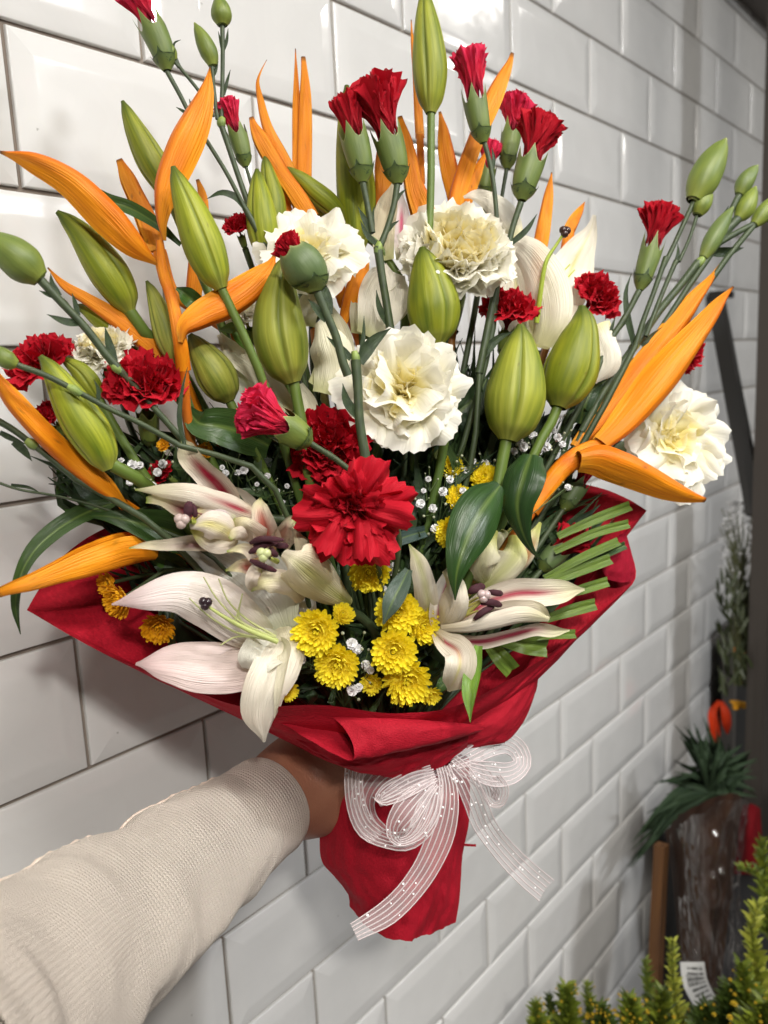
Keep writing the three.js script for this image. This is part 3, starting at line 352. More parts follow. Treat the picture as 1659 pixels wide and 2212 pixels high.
function rachis(t, s, layer, w, into = true) { const pts = st(s, layer), k = pts.px(1); mesh(t, 'stem', pod(pts, w, { nu: 18, nv: 12, flat: 0.7, col: (u, v) => mix(ORA, ORB, cl(0.5 + nz(u * 6, v * 6, 2))) }), M.bract); if (into) { const n = pts.length; stemIn(t, pts[n - 1], pts[n - 1].clone().sub(pts[n - 2]).normalize(), k * w[w.length - 1] * 0.7, (u, v) => mix(ORB, C(90, 100, 44), ss(0, 0.3, u))); } }
const heli = (label, s) => thing('heliconia', label, 'heliconia', st(s, 0)[0], 'orange heliconias in the bouquet');
// ---- open lilies ----
const lilyCol = (o = {}) => (u, vv) => { const v = vv * 2 - 1; const base = o.base ?? C(240, 234, 220); let c = mix(base, o.tip ?? base, ss(0.55, 1, u)); c = mix(c, o.root ?? C(206, 208, 150), ss(0.3, 0, u) * 0.7); const n = nz(u * 4, vv * 30, 5); if (o.rib) c = mix(c, o.rib, Math.exp(-((v / (o.rw ?? 0.12)) ** 2)) * (0.55 + 0.4 * n) * ss(1.02, 0.75, u)); if (o.pink) c = mix(c, o.pink, cl(Math.exp(-((v / (o.pw ?? 0.42)) ** 2)) * ss(0.0, 0.2, u) * ss(o.pe ?? 0.9, (o.pe ?? 0.9) - 0.4, u) * (1.05 + 0.5 * n))); if (o.green) c = mix(c, C(168, 176, 66), Math.exp(-((v / 0.35) ** 2)) * 0.7 * (o.green)); if (o.gtip) c = mix(c, C(150, 176, 40), ss(0.93, 1, u) * 0.9); const sp = nz(u * 24, vv * 16, 8 + (o.sd ?? 0)); return mix(c, C(150, 120, 80), ss(0.66, 0.75, sp) * 0.35); };
function tepal(t, s, layer, w, o = {}) { const pts = st(s, layer); return mesh(t, 'petal', blade(pts, w, { nu: o.nu ?? 26, nv: o.nv ?? 14, bend: o.bend ?? 0.7, bendSign: o.bs ?? 1, roll: o.roll ?? 0, ruf: o.ruf ?? 0.12, rf: o.rf ?? 1.6, fold: o.fold ?? 0.08, ph: o.ph, col: lilyCol(o) }), M.tepal); }
function stamen(t, s, layer, w, c, ant) { const pts = st(s, layer), k = pts.px(1); mesh(t, 'stamen', pod(pts, [w, w * 0.85, w * 0.5], { nu: 12, nv: 7, c }), M.stem); if (ant) { const a = st(ant[0], ant[2] ?? layer); mesh(t, 'anther', pod(a, [0.5, 1, 1, 0.95, 0.5].map((q) => q * ant[1]), { nu: 8, nv: 10, flat: 0.7, sec: (th) => 1 - 0.25 * Math.abs(Math.cos(th)) ** 6, col: (u, v) => mix(C(74, 26, 38), C(48, 16, 26), cl(0.5 + nz(u * 9, v * 9, 1))) }), M.dark); } }
function stigma(t, s, layer, r, c) { const p = st(s, layer), k = p.px(r); const g = []; for (let i = 0; i < 3; i++) { const a = i * 2.09 + 0.4; g.push(new THREE.SphereGeometry(k * 0.72, 12, 8).translate(Math.cos(a) * k * 0.42, Math.sin(a) * k * 0.42, 0)); } const m = new THREE.Mesh(mergeGeometries(g), new THREE.MeshPhysicalMaterial({ color: new THREE.Color(...c), roughness: 0.35, clearcoat: 0.3 })); m.name = 'stigma'; m.castShadow = m.receiveShadow = true; m.position.copy(p[0]).sub(t.position); m.lookAt(camera.position); t.add(m); m.quaternion.copy(camera.quaternion); }
const lily = (label, s, layer) => thing('lily', label, 'lily', st(s, layer)[0], 'open lilies in the bouquet');
// ---- leaves ----
function leafThing(label, s, layer, w, o = {}) { const pts = st(s, layer), t = thing(o.name ?? 'lily_leaf', label, 'leaf', pts[0], o.group ?? 'broad green leaves in the bouquet'); const a = o.a ?? C(70, 100, 40), b = o.b ?? C(40, 66, 28), sd = rnd() * 30; mesh(t, 'blade', blade(pts, w, { nu: 26, nv: 12, bend: o.bend ?? 0.5, bendSign: o.bs ?? 1, roll: o.roll ?? 0, ruf: o.ruf ?? 0.05, rf: 1.3, fold: o.fold ?? 0.1, col: (u, vv) => mix(mix(a, b, cl(0.5 + 0.5 * nz(u * 3 + sd, vv * 26, sd) + 0.4 * nz(u * 2, vv * 2, sd))), C(110, 130, 60), Math.exp(-(((vv - 0.5) / 0.03) ** 2)) * 0.5) }), M.leaf); return t; }
// ---- button chrysanthemums ----
const mumRings = [[24, 1.62, 1], [23, 1.42, 0.97], [21, 1.2, 0.88], [18, 0.96, 0.75], [14, 0.68, 0.58], [9, 0.36, 0.42]];
const mumGeo = (tone) => mumRings.map(([n, th, L], ri) => [0, 1].map((k) => { const nu = 5, nv = 4; const sd = ri * 3 + k; return gridGeo(nu, nv, (u, vv) => { const v = vv * 2 - 1; const t1 = th + 0.1 * k; const a = lerp(t1 * 0.55, t1, ss(0, 0.7, u)) - 0.35 * ss(0.6, 1, u); const hw = 0.128 * L * [0.35, 0.7, 0.95, 1, 0.85, 0.35][Math.round(u * 5)] * (0.75 + 0.3 * L); const r = u * L; return V(v * hw, Math.cos(a) * r + 0.05 * L * v * v + 0.12, Math.sin(a) * r - 0.35 * hw * v * v * Math.cos(a)); }, (u, vv) => mix(mix(tone[0], tone[1], ss(0.2, 0.9, u)), tone[2], cl(0.4 * nz(u * 4, vv * 8, sd) + 0.15))); }));
const MUMS = { y: mumGeo([C(236, 204, 14), C(255, 240, 36), C(255, 248, 130)]), o: mumGeo([C(190, 120, 8), C(232, 172, 18), C(240, 190, 50)]) };
function mum(label, s, layer, r, face, tone = 'y', few = 0) {
  const c = st(s, layer), t = thing('chrysanthemum', label, 'chrysanthemum', c[0], 'yellow button chrysanthemums in the bouquet'); const dir = camDir(face), k = c.px(r), sp = rnd() * 6; const b = c[0].clone().addScaledVector(dir, -k * 0.35);
  mumRings.forEach(([n, th, L], ri) => { if (few && ri % 2) return; for (let i = 0; i < n; i++) { const m = local(t, 'petal', MUMS[tone][ri][i % 2], M.yellow); orient(m, b.clone().sub(t.position), dir, sp + ri * 0.31 + i / n * 6.2832 + rr(-0.08, 0.08)); m.rotateX(rr(-0.1, 0.1)); const q = k * rr(0.9, 1.06); m.scale.set(q * 1.1, q, q); } });
  const g = new THREE.SphereGeometry(k * 0.2, 10, 6); const m = local(t, 'centre', g, plain(C(120, 116, 20))); orient(m, b.clone().addScaledVector(dir, k * 0.22).sub(t.position), dir); m.scale.y = 0.8;
  stemIn(t, b, dir.clone().negate(), c.px(9)); return t;
}
// ---------- the red wrap ----------
const RP = C(178, 26, 46), RPd = C(168, 22, 40), redPaper = () => (u, v) => mix(RP, RPd, cl(0.5 + 0.5 * nz(u * 5, v * 8, 3)));
{
  const t = thing('paper_wrap', 'red felt-like paper wrapped as a cone round the flowers and their stems', 'wrapping paper', P(840, 1660, 0.57));
  const L = (s, l = 0) => st(s, l);
  const rim = L('D 58,1318,0.5 200,1398,0.2 330,1455,0 430,1497,-0.2 530,1524,-0.9 680,1522,-1.5 850,1540,-1.6 960,1530,-1.4 1060,1490,-0.8 1165,1427,0 1247,1366,0.3 1335,1288,0.6 1368,1258,0.8 1373,1235,0.9 1362,1190,1.1 1352,1148,1.25 1375,1125,1.4 1397,1103,1.5');
  const foot = L('D 700,1640,1.5 720,1648,1.4 740,1654,1.2 765,1658,1 790,1662,0.8 820,1664,0.7 850,1664,0.7 880,1662,0.7 910,1656,0.8 940,1648,1 960,1640,1.2 970,1638,1.2 978,1635,1.3 985,1630,1.4 988,1626,1.45 991,1623,1.5 994,1620,1.55 997,1618,1.55 1000,1615,1.6');
  const midr = rim.map((p, i) => p.clone().lerp(foot[i], 0.5).addScaledVector(CT, 0.008 * Math.sin(Math.PI * i / 18)));
  mesh(t, 'front_sheet', loft([rim, midr, foot], 16, 90, redPaper(), { wr: 0.004, seed: 3 }), M.paper);
  const back = L('D 58,1318,0.5 85,1272,1 150,1190,1.7 270,1120,2.4 420,1070,2.8 600,1030,3.2 800,1010,3.4 1000,1010,3.2 1150,1030,2.8 1280,1050,2.4 1360,1080,2 1397,1103,1.5');
  const backFoot = L('D 700,1640,1.5 705,1632,1.8 720,1625,2.1 750,1620,2.4 780,1616,2.6 820,1612,2.7 860,1612,2.7 900,1612,2.6 940,1612,2.4 970,1612,2.2 990,1612,1.9 1000,1615,1.6');
  const backMid = back.map((p, i) => p.clone().lerp(backFoot[i], 0.5).addScaledVector(CT, -0.014 * Math.sin(Math.PI * i / 11) ** 2));
  mesh(t, 'back_sheet', loft([back, backMid, backFoot], 16, 70, redPaper(), { wr: 0.004, seed: 8 }), M.paper);
  // the rolled fold across the front, open to the left
  const ring = (s, l) => L(s, l);
  mesh(t, 'rolled_fold', loft([
    ring('L5 105,170,-0.6 180,142,-0.75 270,134,-0.9 380,150,-1.2 455,218,-1.5 502,310,-1.7 496,376,-1.75 420,352,-1.6 300,284,-1.2 170,205,-0.8', 0),
    ring('L5 420,158,-0.9 500,146,-1.1 560,146,-1.3 640,166,-1.6 680,230,-1.8 690,300,-1.8 670,345,-1.7 600,330,-1.3 520,280,-1 450,210,-0.9', 0),
    ring('L5 800,190,-0.8 830,178,-1 880,176,-1.2 930,186,-1.5 960,225,-1.6 960,265,-1.6 930,290,-1.4 880,280,-1.1 840,250,-0.9 810,215,-0.8', 0),
    ring('L5 1130,205,-0.3 1140,200,-0.4 1150,200,-0.5 1156,204,-0.6 1158,212,-0.6 1150,222,-0.6 1140,226,-0.5 1130,224,-0.4 1126,216,-0.3 1126,210,-0.3', 0)], 40, 40, redPaper(), { ring: true, wr: 0.002, seed: 12 }), M.paper);
  mesh(t, 'apron', loft([L('L5 95,165,-0.2 250,215,-0.5 400,290,-0.9 500,350,-1.1 650,320,-1.1 800,270,-1 950,250,-0.8 1080,240,-0.4'), L('L5 160,240,0.1 300,320,-0.3 420,375,-0.7 520,400,-0.9 650,390,-1 800,360,-0.9 940,320,-0.7 1075,280,-0.3'), L('L5 205,290,0.4 320,355,0 400,392,-0.3 500,428,-0.5 640,452,-0.6 740,462,-0.6 900,428,-0.5 1072,308,-0.1')], 14, 44, redPaper(), { wr: 0.003, seed: 20 }), M.paper);
  mesh(t, 'side_flap', loft([L('L3 290,1590,0 330,1680,0 362,1735,0.1'), L('L3 440,1500,0 470,1620,-0.1 482,1712,0.1'), L('L3 560,1410,0.2 585,1560,0 592,1690,0.3'), L('L3 680,1290,0.6 710,1440,0.4 700,1565,0.7'), L('L3 760,1210,1 776,1310,0.9 765,1400,1.1'), L('L3 786,1200,1.3 790,1230,1.2 786,1290,1.3')], 24, 14, redPaper(), { wr: 0.004, seed: 30 }), M.paper);
  mesh(t, 'corner_fold', loft([L('D 1322,1168,0.9 1338,1156,0.85 1352,1150,0.9'), L('D 1306,1196,0.75 1335,1190,0.6 1362,1186,0.75'), L('D 1300,1226,0.6 1336,1232,0.45 1372,1232,0.6'), L('D 1312,1252,0.55 1342,1258,0.45 1370,1254,0.55')], 16, 12, (u, v) => mix(C(176, 22, 52), C(146, 14, 38), cl(0.5 + 0.9 * nz(u * 14, v * 14, 4))), { wr: 0.0012, seed: 33 }), M.paper);
  const H = ['L5 395,380,2 480,400,1.2 620,410,0.6 780,410,0.3 930,400,0.8 1080,360,1.9', 'L5 345,560,2 450,580,1.1 600,590,0.5 760,590,0.3 930,570,0.8 1086,520,1.9', 'L5 332,700,2 440,720,1.1 600,740,0.5 760,740,0.3 930,720,0.8 1080,690,1.9', 'L5 342,885,2.1 450,900,1.2 600,920,0.6 760,920,0.4 920,900,0.9 1048,850,2', 'L5 400,955,1.9 480,980,1.3 610,1030,0.7 760,1040,0.5 910,1010,1 1040,970,2', 'L5 474,1050,1.8 530,1100,1.3 630,1140,0.8 760,1150,0.6 900,1110,1.1 1032,1080,2', 'L5 480,1110,1.9 550,1190,1.4 650,1258,0.9 750,1280,0.7 850,1254,1.2 1014,1190,2'].map((s) => L(s));
  mesh(t, 'stem_wrap', loft(H, 36, 50, redPaper(), { wr: 0.0035, seed: 40 }), M.paper);
  mesh(t, 'stem_wrap_back', loft(H.map((r) => { const a = r[0], b = r[r.length - 1]; return [0, 0.25, 0.5, 0.75, 1].map((f) => a.clone().lerp(b, f).addScaledVector(CT, -0.05 * Math.sin(Math.PI * f))); }), 12, 20, redPaper(), { wr: 0.002, seed: 43 }), M.paper);
  mesh(t, 'paper_tab', blade(L('L5 1055,800,1.9 1085,802,1.9 1116,803,1.9'), [5, 5, 5], { nu: 3, nv: 2, c: RP }), M.paper);
}
// ---------- the ribbon ----------
{
  const t = thing('ribbon_bow', 'sheer white ribbon bow with white stripes and clear beads tied below the red paper', 'ribbon bow', P(945, 1655, 0.5));
  const beads = [];
  const bandOf = (s, w, o = {}) => {
    const pts = st(s, 0), nu = 44; const wf = Array.isArray(w) ? w : [w, w]; const g = blade(pts, wf, { nu, nv: 8, roll: o.roll ?? 0, bend: 0.4, bendSign: o.bs ?? 1, ph: 1, c: C(236, 226, 226) }); const sh = mesh(t, o.name ?? 'loop', g, M.sheer); const off = t.position;
    for (let k = 0; k < 6; k++) { const v = 0.02 + k * 0.192, line = []; for (let i = 0; i <= nu; i += 2) line.push(g.pos(i / nu, v)); const cc = pod(line, [0.0008, 0.0008], { nu: nu / 2, nv: 6, c: C(228, 216, 216) }); mesh(sh, 'cord', cc.translate(-0, 0, 0), M.cord); }
    for (let i = 0; i < (o.n ?? 14) * 0.8; i++) { const p = g.pos(Math.round(rnd() * nu) / nu, (Math.floor(rnd() * 5) + 0.5) * 0.192 + 0.02); beads.push(new THREE.SphereGeometry(rr(0.0005, 0.0009), 8, 6).translate(p.x, p.y, p.z)); }
  };
  // big left loop, its inner loops, then the right loops and the two tails
  bandOf('N2 820,250,0 640,200,-0.3 430,215,-0.2 290,330,0.1 235,480,0.3 270,620,0 360,720,-0.4', [40, 62, 62, 52, 46], { n: 12 });
  bandOf('N2 190,190,0 170,330,0.1 195,520,0 260,660,-0.2 400,745,-0.5 560,755,-0.8 680,640,-0.9 745,450,-0.8 770,300,-0.5', [44, 40, 42, 44, 34, 40, 48, 44, 30], { n: 16 });
  bandOf('N2 760,280,-0.9 600,340,-1 440,430,-1 350,470,-0.9 400,400,-0.7 560,330,-0.7 740,250,-0.7', [26, 42, 40, 20, 34, 40, 26], { n: 10 });
  bandOf('N2 760,330,-1 650,430,-1.1 540,560,-1.2 470,680,-1.1 500,760,-1 600,720,-1.1 700,560,-1.1 770,360,-0.9', [24, 48, 60, 40, 20, 44, 50, 24], { n: 16 });
  bandOf('N2 890,190,-0.3 1020,130,-0.1 1160,60,0.3 1290,50,0.6 1380,120,0.8 1390,200,0.6 1300,270,0.2 1160,270,-0.1 1010,230,-0.3', [30, 44, 50, 46, 44, 40, 48, 50, 34], { n: 16 });
  bandOf('N2 930,210,-0.1 1060,270,0.1 1140,350,0.3 1170,440,0.4 1200,480,0.3 1240,400,0.1 1180,300,-0.1', [30, 40, 44, 34, 30, 36, 34], { n: 12 });
  bandOf('N2 820,220,-0.9 850,330,-1 855,480,-1.1 800,720,-1.1 660,1010,-1 440,1260,-0.9 175,1420,-0.8', [30, 46, 58, 54, 50, 48, 36], { name: 'tail', n: 15 });
  bandOf('N2 870,190,-0.8 960,280,-0.8 1040,440,-0.7 1120,640,-0.4 1280,850,0 1430,1000,0.2 1560,1110,0.4', [40, 48, 50, 48, 52, 56, 58], { name: 'tail', n: 26 });
  mesh(t, 'beads', mergeGeometries(beads), new THREE.MeshPhysicalMaterial({ color: 0xffffff, roughness: 0.08, clearcoat: 1 }), { kind: 'stuff' });
}
// ---------- the arm that holds the bouquet ----------
function fleshOf(bones, lo, hi, cells, k = 0.008, col, bump) {  // joints with radii joined into one skin
  const size = Math.max(hi.x - lo.x, hi.y - lo.y, hi.z - lo.z) / 2, c = lo.clone().add(hi).multiplyScalar(0.5); const mc = new MarchingCubes(cells, new THREE.MeshStandardMaterial(), false, false, 200000); mc.isolation = 0;
  const half = cells / 2; const a = V(), p = V();
  for (let z = 0; z < cells; z++) for (let y = 0; y < cells; y++) for (let x = 0; x < cells; x++) {
    p.set((x - half) / half * size + c.x, (y - half) / half * size + c.y, (z - half) / half * size + c.z); let acc = 0, mn = 1e9;
    for (const [A, B, ra, rb, g] of bones) { a.copy(B).sub(A); const h = cl(p.clone().sub(A).dot(a) / a.lengthSq()); const d = p.distanceTo(A.clone().addScaledVector(a, h)) - lerp(ra, rb, h); if (d < 0.05) acc += Math.exp(-d / (g ?? k)); mn = Math.min(mn, d); }
    const d = acc > 0 ? -k * Math.log(acc) : mn; mc.field[x + y * cells + z * cells * cells] = -d;
  }
  mc.update(); const n = mc.count, ps = new Float32Array(n * 3), ns = new Float32Array(n * 3), cs = new Float32Array(n * 3), us = new Float32Array(n * 2);
  for (let i = 0; i < n; i++) { const x = mc.positionArray[i * 3] * size + c.x, y = mc.positionArray[i * 3 + 1] * size + c.y, z = mc.positionArray[i * 3 + 2] * size + c.z; ps.set([x, y, z], i * 3); const l = Math.hypot(mc.normalArray[i * 3], mc.normalArray[i * 3 + 1], mc.normalArray[i * 3 + 2]) || 1; ns.set([mc.normalArray[i * 3] / l, mc.normalArray[i * 3 + 1] / l, mc.normalArray[i * 3 + 2] / l], i * 3); cs.set(col(x, y, z), i * 3); us.set([x * 9 + z * 4, y * 9], i * 2); }
  const g = new THREE.BufferGeometry(); g.setAttribute('position', new THREE.BufferAttribute(ps, 3)); g.setAttribute('normal', new THREE.BufferAttribute(ns, 3)); g.setAttribute('color', new THREE.BufferAttribute(cs, 3)); g.setAttribute('uv', new THREE.BufferAttribute(us, 2)); return g;
}
{
  const t = thing('person', 'outstretched arm in a cream knit sleeve gripping the bouquet below its red paper', 'person', P(120, 2160, 0.36));
  const A = (s) => st(s, 0, true); const J = (x, y, d) => P(x, y, d);
  const bones = []; const chain = (pts, r, g) => { for (let i = 0; i + 1 < pts.length; i++) bones.push([pts[i], pts[i + 1], r[i], r[i + 1], g]); };
  chain([J(560, 1755, 0.51), J(616, 1712, 0.544), J(668, 1680, 0.565)], [0.024, 0.0245, 0.026]);
  chain([J(640, 1718, 0.55), J(680, 1722, 0.565)], [0.021, 0.022]);
  chain([J(650, 1668, 0.557), J(690, 1640, 0.57), J(735, 1640, 0.585)], [0.021, 0.022, 0.017]);
  chain([J(665, 1700, 0.56), J(712, 1690, 0.58)], [0.022, 0.02]);
  // thumb over the near side of the stems, fingers round the far side
  chain([J(668, 1652, 0.552), J(712, 1650, 0.545), J(762, 1655, 0.54), J(806, 1664, 0.54)], [0.0155, 0.0125, 0.0108, 0.009], 0.004);
  chain([J(690, 1722, 0.56), J(722, 1726, 0.556), J(742, 1714, 0.56)], [0.017, 0.0125, 0.0095], 0.005);
  const kn = [[738, 1632], [740, 1660], [738, 1686], [732, 1712]];
  kn.forEach(([x, y], i) => chain([J(x, y, 0.592), J(x + 55, y + 2, 0.628), J(x + 125, y + 6, 0.632), J(x + 165 - i * 6, y + 10, 0.602)], [0.0115, 0.0098, 0.0088, 0.0078].map((q) => q * (i === 3 ? 0.88 : 1)), 0.0032));
  const lo = V(1e9, 1e9, 1e9), hi = V(-1e9, -1e9, -1e9); for (const [p, q, r] of bones) for (const s of [p, q]) { lo.min(s.clone().subScalar(r + 0.01)); hi.max(s.clone().addScalar(r + 0.01)); }
  mesh(t, 'hand', fleshOf(bones, lo, hi, 72, 0.006, (x, y, z) => mix(C(150, 102, 78), C(132, 86, 66), cl(0.5 + 0.7 * nz(x * 60, y * 60, z * 60)))), M.skin);
  const knitCol = (u, v) => mix(C(244, 232, 218), C(240, 227, 212), cl(0.5 + 0.8 * nz(u * 90, v * 70, 2)));
  const fold = (th, u) => { const w = th + 0.6 * Math.sin(th); return 1 + ss(0, 0.12, u) * (0.016 * Math.sin(u * 36 + 2.4 * Math.sin(th + 0.6) + 5 * nz(u * 4, Math.cos(th), 3)) * (0.5 + nz(u * 5, Math.sin(th), 9)) + 0.075 * nz(u * 8, Math.cos(th) * 1.2, Math.sin(th) * 1.2) + 0.12 * ss(0.3, 0.7, u) * (0.35 - Math.abs(nz(u * 11 + 0.5 * Math.cos(th + 0.8), 1.1 * Math.cos(th), 1.1 * Math.sin(th) + 4)))); };
  const ax = A('D -330,2460,0.24 -120,2290,0.305 60,2143,0.36 175,2050,0.395 300,1957,0.43 420,1862,0.465 500,1800,0.492 540,1768,0.508'); ax.px = (n) => n * 0.42 / FPX;
  // widths in metres along the sleeve
  const sl = frames(ax, 110, 0); const wid = [0.112, 0.11, 0.106, 0.101, 0.096, 0.091, 0.084, 0.077, 0.071, 0.062];
  const ring = (u, v) => { const th = v * 6.28318, q = sl[Math.round(u * 110)]; const r = arr(wid, u) * 0.5 * fold(th, u) * (u > 0.97 ? lerp(1, 0.93, (u - 0.97) / 0.03) : 1); return q.p.clone().addScaledVector(q.S, Math.cos(th) * r).addScaledVector(q.N, Math.sin(th) * r * 0.9); };
  mesh(t, 'sleeve', gridGeo(110, 80, ring, knitCol, (u, v) => [v * 0.27 / 0.0175, u * sl.len / 0.0175], true), M.knit);
  const seam = []; for (let i = 0; i <= 36; i++) seam.push(ring(0.18 + 0.8 * i / 36, 0.49)); mesh(t, 'seam', pod(seam, [0.0022, 0.0022], { nu: 60, nv: 6, sec: (th, u) => 1 + 0.4 * Math.sin(u * 180), c: C(224, 206, 190) }), M.cuff);
  const cu = A('D 470,1826,0.485 535,1773,0.508 562,1752,0.519 578,1739,0.527'); const cf = frames(cu, 30, 0); const cw = [0.068, 0.066, 0.065, 0.064];
  const cring = (off) => (u, v) => { const th = v * 6.28318, q = cf[Math.round(u * 30)]; const r = arr(cw, u) * 0.5 * (1 + 0.03 * nz(u * 5, th, 3)) - off; return q.p.clone().addScaledVector(q.S, Math.cos(th) * r).addScaledVector(q.N, Math.sin(th) * r * 0.95); };
  const cuffCol = (u, v) => mix(C(240, 226, 212), C(236, 220, 206), cl(0.5 + nz(u * 30, v * 40, 6)));
  const cuff = mesh(t, 'undersleeve', gridGeo(30, 48, cring(0), cuffCol, (u, v) => [v * 0.2 / 0.015, u * cf.len / 0.015], true), M.knit);
  mesh(cuff, 'hem', gridGeo(30, 48, cring(0.0016), cuffCol, (u, v) => [v, u], true), M.cuff);
}
// ---------- the flowers, left to right and back to front ----------
let h;
h = heli('tall orange heliconia at the upper left with three bracts, one pointing at the left edge', 'D 345,500');
bract(h, 'z4 1040,240 880,120 700,-60 450,-300 190,-440 0,-500', 0.2, [8, 54, 74, 72, 60, 44, 6], { side: -1, roll: -12, thick: 0.55 });
bract(h, 'z1 1075,1570 1060,1440 1090,1260 1190,1010 1300,760 1350,600 1372,440', 0, [8, 32, 60, 72, 74, 60, 34, 3], { side: 1, roll: 10, thick: 0.55 });
bract(h, 'z4 1180,745 1200,650 1320,560 1480,480 1640,370 1760,250 1795,170', -0.3, [10, 48, 66, 72, 66, 44, 6], { side: -1, roll: -14, thick: 0.6 });
rachis(h, 'D 345,520,0.1 352,580,0.05 372,650,-0.1 388,730,-0.2 397,800,0', 0, [16, 24, 26, 30, 32]);
h = heli('slim orange heliconia bract behind the lower pair of green buds at the left', 'D 360,780');
bract(h, 'z4 1110,870 1000,770 880,670 740,570 560,455 420,370 312,255', 0.9, [46, 50, 46, 38, 28, 20, 3], { side: 1, roll: 8 }); rachis(h, 'z4 1100,860 1180,960,0.2 1300,1200,0.4', 0.9, [30, 24, 20]);
h = heli('long orange heliconia bract crossing the left edge at mid height', 'D 265,1090');
bract(h, 'L1 690,272,0.3 560,150,0.2 400,20 240,-130,0 60,-330,-0.1 -40,-470,-0.2', -0.2, [14, 44, 50, 48, 46, 40, 16], { side: 1, roll: 20, thick: 0.7 }); rachis(h, 'L1 670,255,0.5 800,340,1.2 1000,500,1.6', -0.2, [24, 22, 20]);
h = heli('orange heliconia bract lying over the left rim of the red wrap with brown flecks', 'D 320,1190');
bract(h, 'L1 840,500,0.6 700,500,0.3 520,555,0 340,620,-0.2 180,680,-0.3 60,715,-0.3 -10,740,-0.2', 0, [50, 72, 74, 66, 48, 34, 20], { side: 1, roll: -16, yel: 0.35, thick: 0.6 }); rachis(h, 'L1 800,510,0.8 1000,560,1.6', 0, [30, 24]);
h = heli('short orange heliconia bract standing between the two left green buds', 'D 330,560');
bract(h, 'z1 1020,1640 980,1500 920,1350 860,1220 810,1110 778,1042', 1.7, [40, 46, 44, 38, 34, 14], { side: -1, roll: 10 });
bract(h, 'z4 1260,480 1275,330 1290,180 1310,-50 1320,-220 1290,-320', 1.7, [34, 36, 36, 36, 28, 8], { side: 1, roll: 0 }); rachis(h, 'z1 1040,1640 1120,1900 1240,2000', 1.6, [30, 30, 24]);
h = heli('orange heliconia with a brown curled tip behind the three upright green buds', 'D 659,453');
bract(h, 'z2 540,1430 440,1270 330,1110 240,960 170,830 148,765', 1.5, [40, 40, 36, 38, 34, 10], { side: -1, roll: 10 }); bract(h, 'z2 400,1150 320,980 250,820 210,660 190,540 205,480 250,390', 1.8, [36, 34, 26, 20, 14, 5, 1], { side: 1, roll: 0 }); bract(h, 'z2 410,1500 350,1300 310,1150', 1.9, [22, 30, 10], { side: 1 }); rachis(h, 'z2 530,1420 640,1650 760,2000', 1.8, [34, 30, 26]);
h = heli('pair of straight narrow orange bracts standing against the tiles at the top centre left', 'D 650,400');
bract(h, 'z2 500,1480 495,1150 500,800 500,550 488,372', 2.4, [30, 32, 32, 27, 10], { side: 1 }); bract(h, 'z2 450,1480 445,1100 440,800 442,550 437,318', 2.5, [20, 20, 17, 14, 2], { side: -1 }); rachis(h, 'z2 480,1470 520,1800', 2.4, [36, 30]);
h = heli('orange heliconia behind the two tall red carnation buds in the centre', 'D 820,500');
bract(h, 'z2 960,1560 990,1380 1010,1200 1000,1050 985,930', 1.8, [24, 34, 38, 34, 10], { side: 1 }); bract(h, 'z2 1300,1520 1270,1380 1220,1240 1190,1080 1150,900 1120,760', 1.5, [56, 54, 44, 36, 30, 10], { side: -1, roll: 10 }); rachis(h, 'z2 1300,1500 1250,1800', 1.7, [46, 34]);
h = heli('forked orange heliconia right of the topmost green bud', 'D 985,440');
bract(h, 'z2 1480,1460 1475,1280 1440,1100 1415,960 1400,840 1380,730', 1.9, [20, 30, 38, 36, 26, 6], { side: -1 });
bract(h, 'z3 105,1090 130,960 200,740 270,570 340,410 385,310 398,262', 1.3, [24, 36, 38, 36, 38, 40, 28, 8], { side: 1, roll: 8 });
bract(h, 'z2 1510,1440 1560,1280 1620,1130 1680,1000', 1.5, [24, 30, 26, 8], { side: 1 }); rachis(h, 'z2 1490,1430 1480,1700', 1.8, [30, 26]);
h = heli('small orange bract tip showing left of the topmost green bud', 'D 900,300'); bract(h, 'z2 1250,900 1225,500 1200,260 1193,128', 2.4, [20, 18, 12, 2], { side: 1 }); rachis(h, 'z2 1250,880 1260,1200', 2.3, [16, 16]);
h = heli('lone orange bract left of the large white lily petal at the upper right', 'D 1165,540'); bract(h, 'z3 525,1270 545,1160 565,1040 580,940 592,850', 2.1, [30, 32, 28, 20, 3], { side: 1 }); rachis(h, 'z3 525,1250 500,1500', 2.1, [28, 24]);
h = heli('orange bract tip peeping over the large white lily petal at the upper right', 'D 1240,470'); bract(h, 'z3 680,1130 705,1080 730,1040 756,995', 2.4, [26, 24, 16, 2], { side: -1 }); rachis(h, 'z3 680,1130 640,1350', 2.4, [24, 22]);
h = heli('orange heliconia bract hanging below the left of the two upper white carnations', 'D 760,700'); bract(h, 'z5 735,660 770,540 815,430 850,320 865,200 850,120', 1.5, [16, 26, 40, 42, 38, 14], { side: 1, roll: 10 }); rachis(h, 'z5 740,640 735,800', 1.6, [16, 20]);
h = heli('large orange heliconia at the right with two upright bracts and one pointing down right', 'D 1300,960');
bract(h, 'z6 700,1300 820,1150 960,980 1120,780 1260,610 1420,400 1510,290 1565,205', 0.9, [26, 44, 46, 48, 48, 44, 26, 3], { side: -1, roll: -10, thick: 0.6 });
bract(h, 'z6 850,1275 960,1170 1080,1030 1210,870 1340,710 1480,540 1580,410 1640,345', 0.2, [40, 62, 74, 78, 66, 50, 32, 4], { side: -1, roll: -12, thick: 0.6 });
bract(h, 'z6 715,1385 830,1380 960,1420 1100,1480 1240,1545 1370,1590 1472,1612', 0, [46, 72, 74, 66, 54, 36, 12], { side: 1, roll: 24, thick: 0.6 });
rachis(h, 'z6 860,1290 760,1330 640,1410 540,1530 440,1680', 0.3, [38, 44, 42, 38, 34]);

